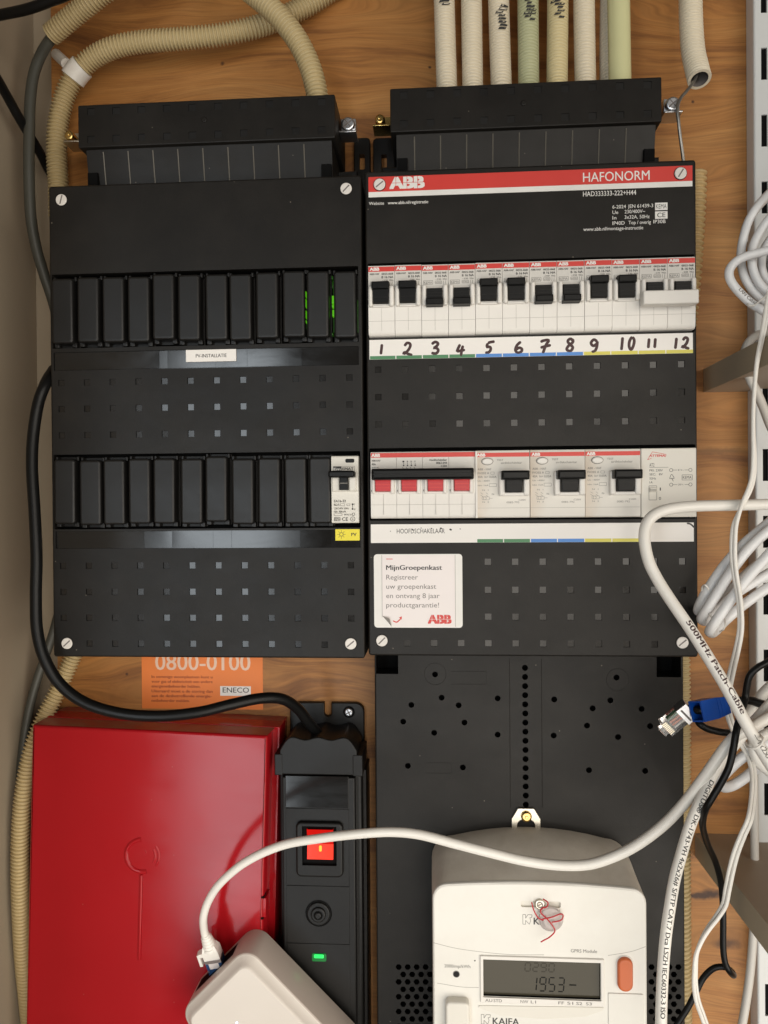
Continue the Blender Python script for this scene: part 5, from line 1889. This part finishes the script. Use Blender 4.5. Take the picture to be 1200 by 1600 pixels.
b.tube(spline([P3(*p) for p in zf(1020, 1020, 5.716, [(395, 590, -6), (420, 635), (480, 675), (560, 698), (640, 712), (740, 715, -6)], 96)], 1.0), 2.3, 'rubber', 12)
b.build('cable_sheath', BK)
# --- black lead running down
K = [(1240, 1010, 128), (1200, 1034, 130), (1184, 1043, 131), (1172, 1055, 131), (1167, 1072, 130), (1164, 1092, 130), (1158, 1114, 138), (1151, 1140, 146), (1146, 1169, 148), (1139, 1198, 149), (1128, 1221, 149), (1113, 1246, 149), (1102, 1265, 146), (1098, 1283, 138), (1099, 1297, 128), (1106, 1320, 110), (1118, 1347, 96), (1126, 1376, 90), (1129, 1404, 88), (1130, 1440, 88), (1130, 1480, 88), (1133, 1504, 88), (1140, 1518, 87), (1146, 1524, 80), (1143, 1518, 70), (1132, 1511, 66), (1115, 1513, 64), (1099, 1528, 62), (1088, 1549, 62), (1074, 1576, 62), (1055, 1606, 62), (1040, 1640, 62)]
b = MB()
pK = spline([P3(*p) for p in K], 1.2)
b.tube(pK, lambda i: 2.05 - .35 * max(0, min(1, (i - 330) / 30)), 'rubber', 12)
tag(b.build('black_lead'), 'thin black lead hanging down and looping back above the lower right corner', 'cable')

# --- grey cables at the right
cable('grey_cable', 'pale grey cable hanging straight down beside the slotted rail', 'cable', [(1172, 1120, 42), (1176, 1190, 42), (1178, 1250, 42), (1179, 1330, 42), (1180, 1400, 44), (1177, 1460, 46), (1172, 1520, 48), (1165, 1570, 50), (1158, 1610, 52), (1150, 1660, 52)], 2.9, 'cable_grey')
cable('grey_cable', 'grey cable making a short bend over the upper shelf corner', 'cable', [(1250, 512, 30), (1205, 518, 46), (1178, 527, 60), (1165, 545, 66), (1164, 568, 68), (1172, 592, 68), (1183, 614, 66), (1194, 640, 60), (1206, 670, 50), (1230, 710, 40)], 3.0, 'cable_grey')
# --- left cables
cable('grey_cable', 'thick dark grey cable running down the corner beside the left box', 'cable', [(92, 46, 24), (76, 66, 26), (62, 90, 30), (52, 120, 32), (47, 160, 33), (46, 200, 33), (45, 250, 33), (46, 300, 32), (49, 345, 30), (57, 388, 26), (68, 426, 20), (84, 475, 12), (100, 540, 8)], 4.1, 'cable_dark')
cable('grey_cable', 'dark grey cable emerging below the left box toward the pale conduit', 'cable', [(96, 940, 10), (84, 985, 12), (72, 1022, 14), (58, 1062, 16), (46, 1108, 18), (38, 1155, 22), (32, 1210, 24), (30, 1280, 20), (32, 1360, 14), (40, 1480, 8)], 3.4, 'cable_dark')
cable('black_cable', 'thick black cable crossing the top left corner', 'cable', [(-60, 36, 70), (0, 23.5, 78), (40, 15, 84), (75, 3, 88), (120, -16, 92), (190, -60, 92), (240, -160, 86), (260, -380, 70)], 3.6, 'rubber')
cable('black_cable', 'black cable slanting down the side wall at the upper left', 'cable', [(-24, 90, 84), (8, 145, 56), (32, 188, 38), (62, 238, 14), (74, 262, 2), (96, 300, -6)], 3.6, 'rubber')

# ================================================================== CONDUITS
def conduit(label, pts, r=8, mat='conduit', pitch=2.4, group=None, marks=None, open_end=False, name='conduit', amp=1.75):
    b = MB()
    path = b.corr([P3(*p) for p in pts], r, mat, pitch, amp, open_end=open_end)
    if marks:
        # marker dashes sitting on the ridges
        fr_ = frames(path)
        y0, y1, a0, a1 = marks
        rnd = random.Random(int(pts[0][0]))
        i = 2
        while i < len(path) - 3:
            p = path[i]
            # ridge crest
            zt_ = PX(pts[0][0], y0, 45)[1]; zb_ = PX(pts[0][0], y1, 45)[1]
            if zb_ < p.z < zt_:
                f = (zt_ - p.z) / (zt_ - zb_)
                for q in range(2):
                    if rnd.random() < .85:
                        c = a0 + (a1 - a0) * (f if q == 0 else rnd.random()) + rnd.uniform(-.12, .12)
                        wv = rnd.uniform(.16, .42)
                        vs = []
                        for s2, ii in ((-1, i - 1), (1, i - 1), (1, i + 3), (-1, i + 3)):
                            pp, t_, u_, v_ = fr_[ii]
                            an = c + s2 * wv + (0.14 if ii < i else 0)
                            vs.append(pp + (u_ * math.cos(an) + v_ * math.sin(an)) * (r + .16))
                        b.add(vs, [(0, 1, 2, 3)], 'ink')
            i += 6
    if open_end:
        p, t, u, v = frames(path)[-1]
        inner = [p - t * 14, p - t * .1]
        b.tube(inner, lambda i: r - 2.2, 'slot', 20, cap=False)
        # annular end
        n = 20
        vs = []
        for rr_ in (r - .2, r - 2.2):
            for k in range(n):
                a = 2 * math.pi * k / n
                vs.append(p + (u * math.cos(a) + v * math.sin(a)) * rr_)
        b.add(vs, [(k, (k + 1) % n, (k + 1) % n + n, k + n) for k in range(n)], mat)
    o = b.build(name, sharp=None)
    tag(o, label, 'conduit', group)
    return o


GC = 'conduits entering the right box from above'
tubes = [
    ('leftmost pale conduit above the right box, marked with black scribble high up', [(692, -420), (692, -200), (692, -60), (694, 0), (696, 70), (698, 136)], 'conduit_w', (-14, 20, .5, -.4)),
    ('second pale conduit from the left above the right box, short mark at its top', [(735, -420), (735, -200), (735, -60), (736.5, 0), (737.5, 70), (738.5, 134)], 'conduit_w', (-14, 13, .3, -.2)),
    ('pale conduit above the right box with a scribble lower than its neighbours', [(777, -420), (777, -200), (777, -60), (779, 0), (781, 70), (783, 131)], 'conduit_w', (18, 62, .6, -.1)),
    ('greenish conduit above the right box', [(825, -420), (825, -200), (825, -60), (825, 0), (825.5, 70), (826, 129)], 'conduit_g', (-8, 42, -.5, .3)),
    ('yellowish conduit with bold black scribble above the right box', [(872, -420), (872, -200), (872, -60), (871.5, 0), (871, 70), (870.5, 126)], 'conduit_y', (-8, 44, -.5, .4)),
    ('unmarked pale conduit right of the yellowish one above the right box', [(912, -420), (912, -200), (912, -60), (912.5, 0), (913.5, 70), (914.5, 123)], 'conduit_w', None),
    ('pale conduit mostly hidden behind the smooth yellow tube', [(956, -420, -14), (955, -200, -14), (955, -60, -14), (954, 0, -14), (953, 70, -14), (953, 122, -14)], 'conduit_w', None),
]
for lab, pts, mt, mk in tubes:
    pp = [(p[0], p[1], 46 + (p[2] if len(p) > 2 else 0)) for p in pts] + [(pts[-1][0], pts[-1][1] + 40, 46 + (pts[-1][2] if len(pts[-1]) > 2 else 0))]
    conduit(lab, pp, 7.6, mt, 2.3, GC, mk)
b = MB()
b.tube(spline([P3(962, -420, 50), P3(964, -200, 50), P3(965, -60, 50), P3(966.5, 0, 50), P3(967.5, 60, 50), P3(968.5, 118, 50), P3(969, 150, 50)], 2), 7.8, 'tube_y', 24)
tag(b.build('smooth_tube'), 'smooth yellowish tube at the right end of the row above the right box', 'tube')
conduit('pale conduit with an open cut end hanging beside the slotted rail', [(1078, -420, 34), (1079, -200, 36), (1079, -60, 36), (1079, 0, 36), (1080, 40, 37), (1083, 80, 39), (1089, 108, 42), (1093, 124, 46)], 8.2, 'conduit_w', 2.6, None, None, True)
b = MB()
b.tube(spline([P3(1092, 105, 42), P3(1086, 124, 47), P3(1074, 141, 52), P3(1064, 153, 54), P3(1058, 168, 56), P3(1060, 188, 56), P3(1063, 215, 54), P3(1067, 245, 50), P3(1070, 275, 45)], .8), 1.15, 'copper', 10)
tag(b.build('earth_wire'), 'bare grey earth wire from the open conduit to the clamp screw', 'wire')
conduit('corrugated conduit ending beside the top right corner of the right box', [(1089, 268, 6), (1087, 330, 6), (1082, 410, 6), (1076, 480, 5), (1066, 560, 4), (1054, 640, 4)], 7.4, 'conduit_t', 4.4, amp=2.0)
conduit('corrugated conduit behind the right edge of the meter board', [(1063, 1000, 8), (1064, 1080, 8), (1064.5, 1200, 8), (1064, 1330, 8), (1065, 1480, 8), (1067, 1660, 8)], 7.2, 'conduit', 3.4, amp=1.4)
K2 = [(92, 340, 14), (91, 288, 16), (88.5, 240, 18), (90, 200, 20), (98, 160, 22), (112, 126, 24), (130, 103, 26), (152, 86, 28), (182, 73, 30), (225, 65, 30), (280, 61, 30), (340, 55, 28), (390, 45, 24), (430, 32, 18), (470, 14, 14), (510, -10, 12), (560, -50, 12), (630, -120, 12), (670, -220, 12), (680, -420, 12)]
conduit('cream conduit arching from the left box to the upper middle, held by a white clip', K2, 8.0, 'conduit', 2.7, amp=2.1)
conduit('cream conduit curving down into the top of the left box', [(150, -420, 30), (170, -230, 34), (240, -120, 40), (330, -57, 44), (385, -18, 48), (428, 18, 50), (460, 56, 50), (482, 98, 48), (494, 140, 46), (498, 175, 44)], 8.2, 'conduit', 2.8, amp=2.0)
conduit('cream conduit stub open toward the dark grey cable in the top left', [(420, -420, 30), (380, -240, 36), (300, -130, 42), (215, -52, 44), (156, -8, 40), (128, 14, 36), (100, 37, 32), (80, 54, 28)], 8.0, 'conduit', 2.7, amp=2.0)
conduit('cream conduit bowing out between the left wall and the red box', [(135, 975, 8), (112, 1030, 12), (90, 1080, 18), (70, 1120, 25), (50, 1172, 33), (37, 1240, 38), (32, 1310, 40), (32, 1390, 40), (36, 1480, 36), (43, 1555, 30), (52, 1640, 22)], 7.0, 'conduit', 2.8, amp=1.8)
# white clip round the arching conduit
pp = spline([P3(*p) for p in K2], 1.0)
i0 = min(range(len(pp)), key=lambda i: (pp[i] - P3(120, 114, 25)).length)
b = MB()
seg_ = pp[i0 - 6:i0 + 7]
b.tube(seg_, 9.3, 'white', 22)
fr_ = frames(seg_)
p, t, u, v = fr_[len(fr_) // 2]
q0 = P3(104, 100, 20); q1 = P3(88, 85, 4)
b.tube([q0, q0.lerp(q1, .5), q1], lambda i: 4.2, 'white', 10)
tag(b.build('conduit_clip'), 'white plastic clip round the cream conduit arching out of the left box', 'clip')

# ================================================================== SLOTTED RAIL AND SHELVES
RDp = 14
rx = PX(1179.5, 500, RDp)[0]
b = MB()
x0 = PX(1190.5, 400, RDp)[0]
cols = [rx + 1.6, x0, x0 + 4.4, x0 + 12, x0 + 16.4, x0 + 26 - 1.6]
ZB, ZT = -480, 660
slots = []
for k in range(17):
    y = -30 + 104.5 * k
    slots.append((PX(1195, y + 50, RDp)[1], PX(1195, y, RDp)[1]))
slots.sort()
for i in range(5):
    xa, xb = cols[i], cols[i + 1]
    if i in (0, 2, 4):
        b.add([(xa, RDp, ZB), (xb, RDp, ZB), (xb, RDp, ZT), (xa, RDp, ZT)], [(0, 1, 2, 3)], 'rail')
        continue
    z = ZB
    for z0, z1 in slots + [(ZT, ZT)]:
        b.add([(xa, RDp, z), (xb, RDp, z), (xb, RDp, z0), (xa, RDp, z0)], [(0, 1, 2, 3)], 'rail')
        if z1 > z0:
            vs = [(x, d, zz) for d in (RDp, RDp - 1.6) for x, zz in ((xa, z0), (xb, z0), (xb, z1), (xa, z1))]
            b.add(vs, [(0, 4, 5, 1), (1, 5, 6, 2), (2, 6, 7, 3), (3, 7, 4, 0)], 'rail')
            b.add(vs[4:], [(0, 1, 2, 3)], 'deep')  # black floor stands in for the shade inside the channel
        z = z1
for sg, xe in ((1, rx), (-1, x0 + 26)):
    prof = [(xe, 0.4), (xe, RDp - 1.6)] + [(xe + sg * 1.6 * (1 - math.cos(R_(q))), RDp - 1.6 + 1.6 * math.sin(R_(q))) for q in (22, 45, 67, 90)]
    n = len(prof)
    b.add([(x, d, ZB) for x, d in prof] + [(x, d, ZT) for x, d in prof], [(i, i + n, i + n + 1, i + 1) for i in range(n - 1)], 'rail')
tag(b.build('slotted_rail'), 'white slotted shelf rail standing along the right edge', 'rail')


def shelf(label, wl, thick_px, diag, zside):
    """corner cut shelf: wl = pixel of its back left corner on the board"""
    x0, zt_ = PX(wl[0], wl[1], .5)
    zb_ = PX(wl[0], wl[1] + thick_px, .5)[1]
    ref = zt_
    # find how far out the diagonal runs
    lo_, hi_ = 0.5, 500
    for _ in range(50):
        mid = (lo_ + hi_) / 2
        z = PX(diag[0], diag[1], mid)[1]
        if zside > 0:
            if z > ref: lo_ = mid
            else: hi_ = mid
        else:
            if z < ref: lo_ = mid
            else: hi_ = mid
    x1 = PX(diag[0], diag[1], lo_)[0]
    k = 200 / max(8, x1 - x0)
    poly = [(x0, .5), (x0 + (x1 - x0) * k, .5 + (lo_ - .5) * k), (x0 + 320, .5 + (lo_ - .5) * k), (x0 + 320, 14.6), (rx - .6, 14.6), (rx - .6, .5)]
    if x0 + 320 < poly[1][0]: poly[2] = (poly[1][0] + 10, poly[1][1]); poly[3] = (poly[1][0] + 10, 14.6)
    n = len(poly)
    b = MB()
    loop = [Vector((p[0], p[1], 0)) for p in poly]
    tr = tessellate_polygon([loop])
    b.add([(x, d, zt_) for x, d in poly], tr, 'shelf'); b.add([(x, d, zb_) for x, d in poly], tr, 'shelf')
    b.add([(x, d, zt_) for x, d in poly] + [(x, d, zb_) for x, d in poly], [(i, (i + 1) % n, (i + 1) % n + n, i + n) for i in range(n)], 'shelf_edge')
    o = b.build('shelf_board')
    tag(o, label, 'shelf')
    print('SHELF', label, poly[:3], zt_, zb_)
    return o


shelf('brown shelf corner above the fat cable, seen from below', (1099, 577), 36, (1157, 547), 1)
shelf('wide tan shelf with a cut corner at the lower right, seen from above', (1086, 1302), 36, (1180, 1420), -1)
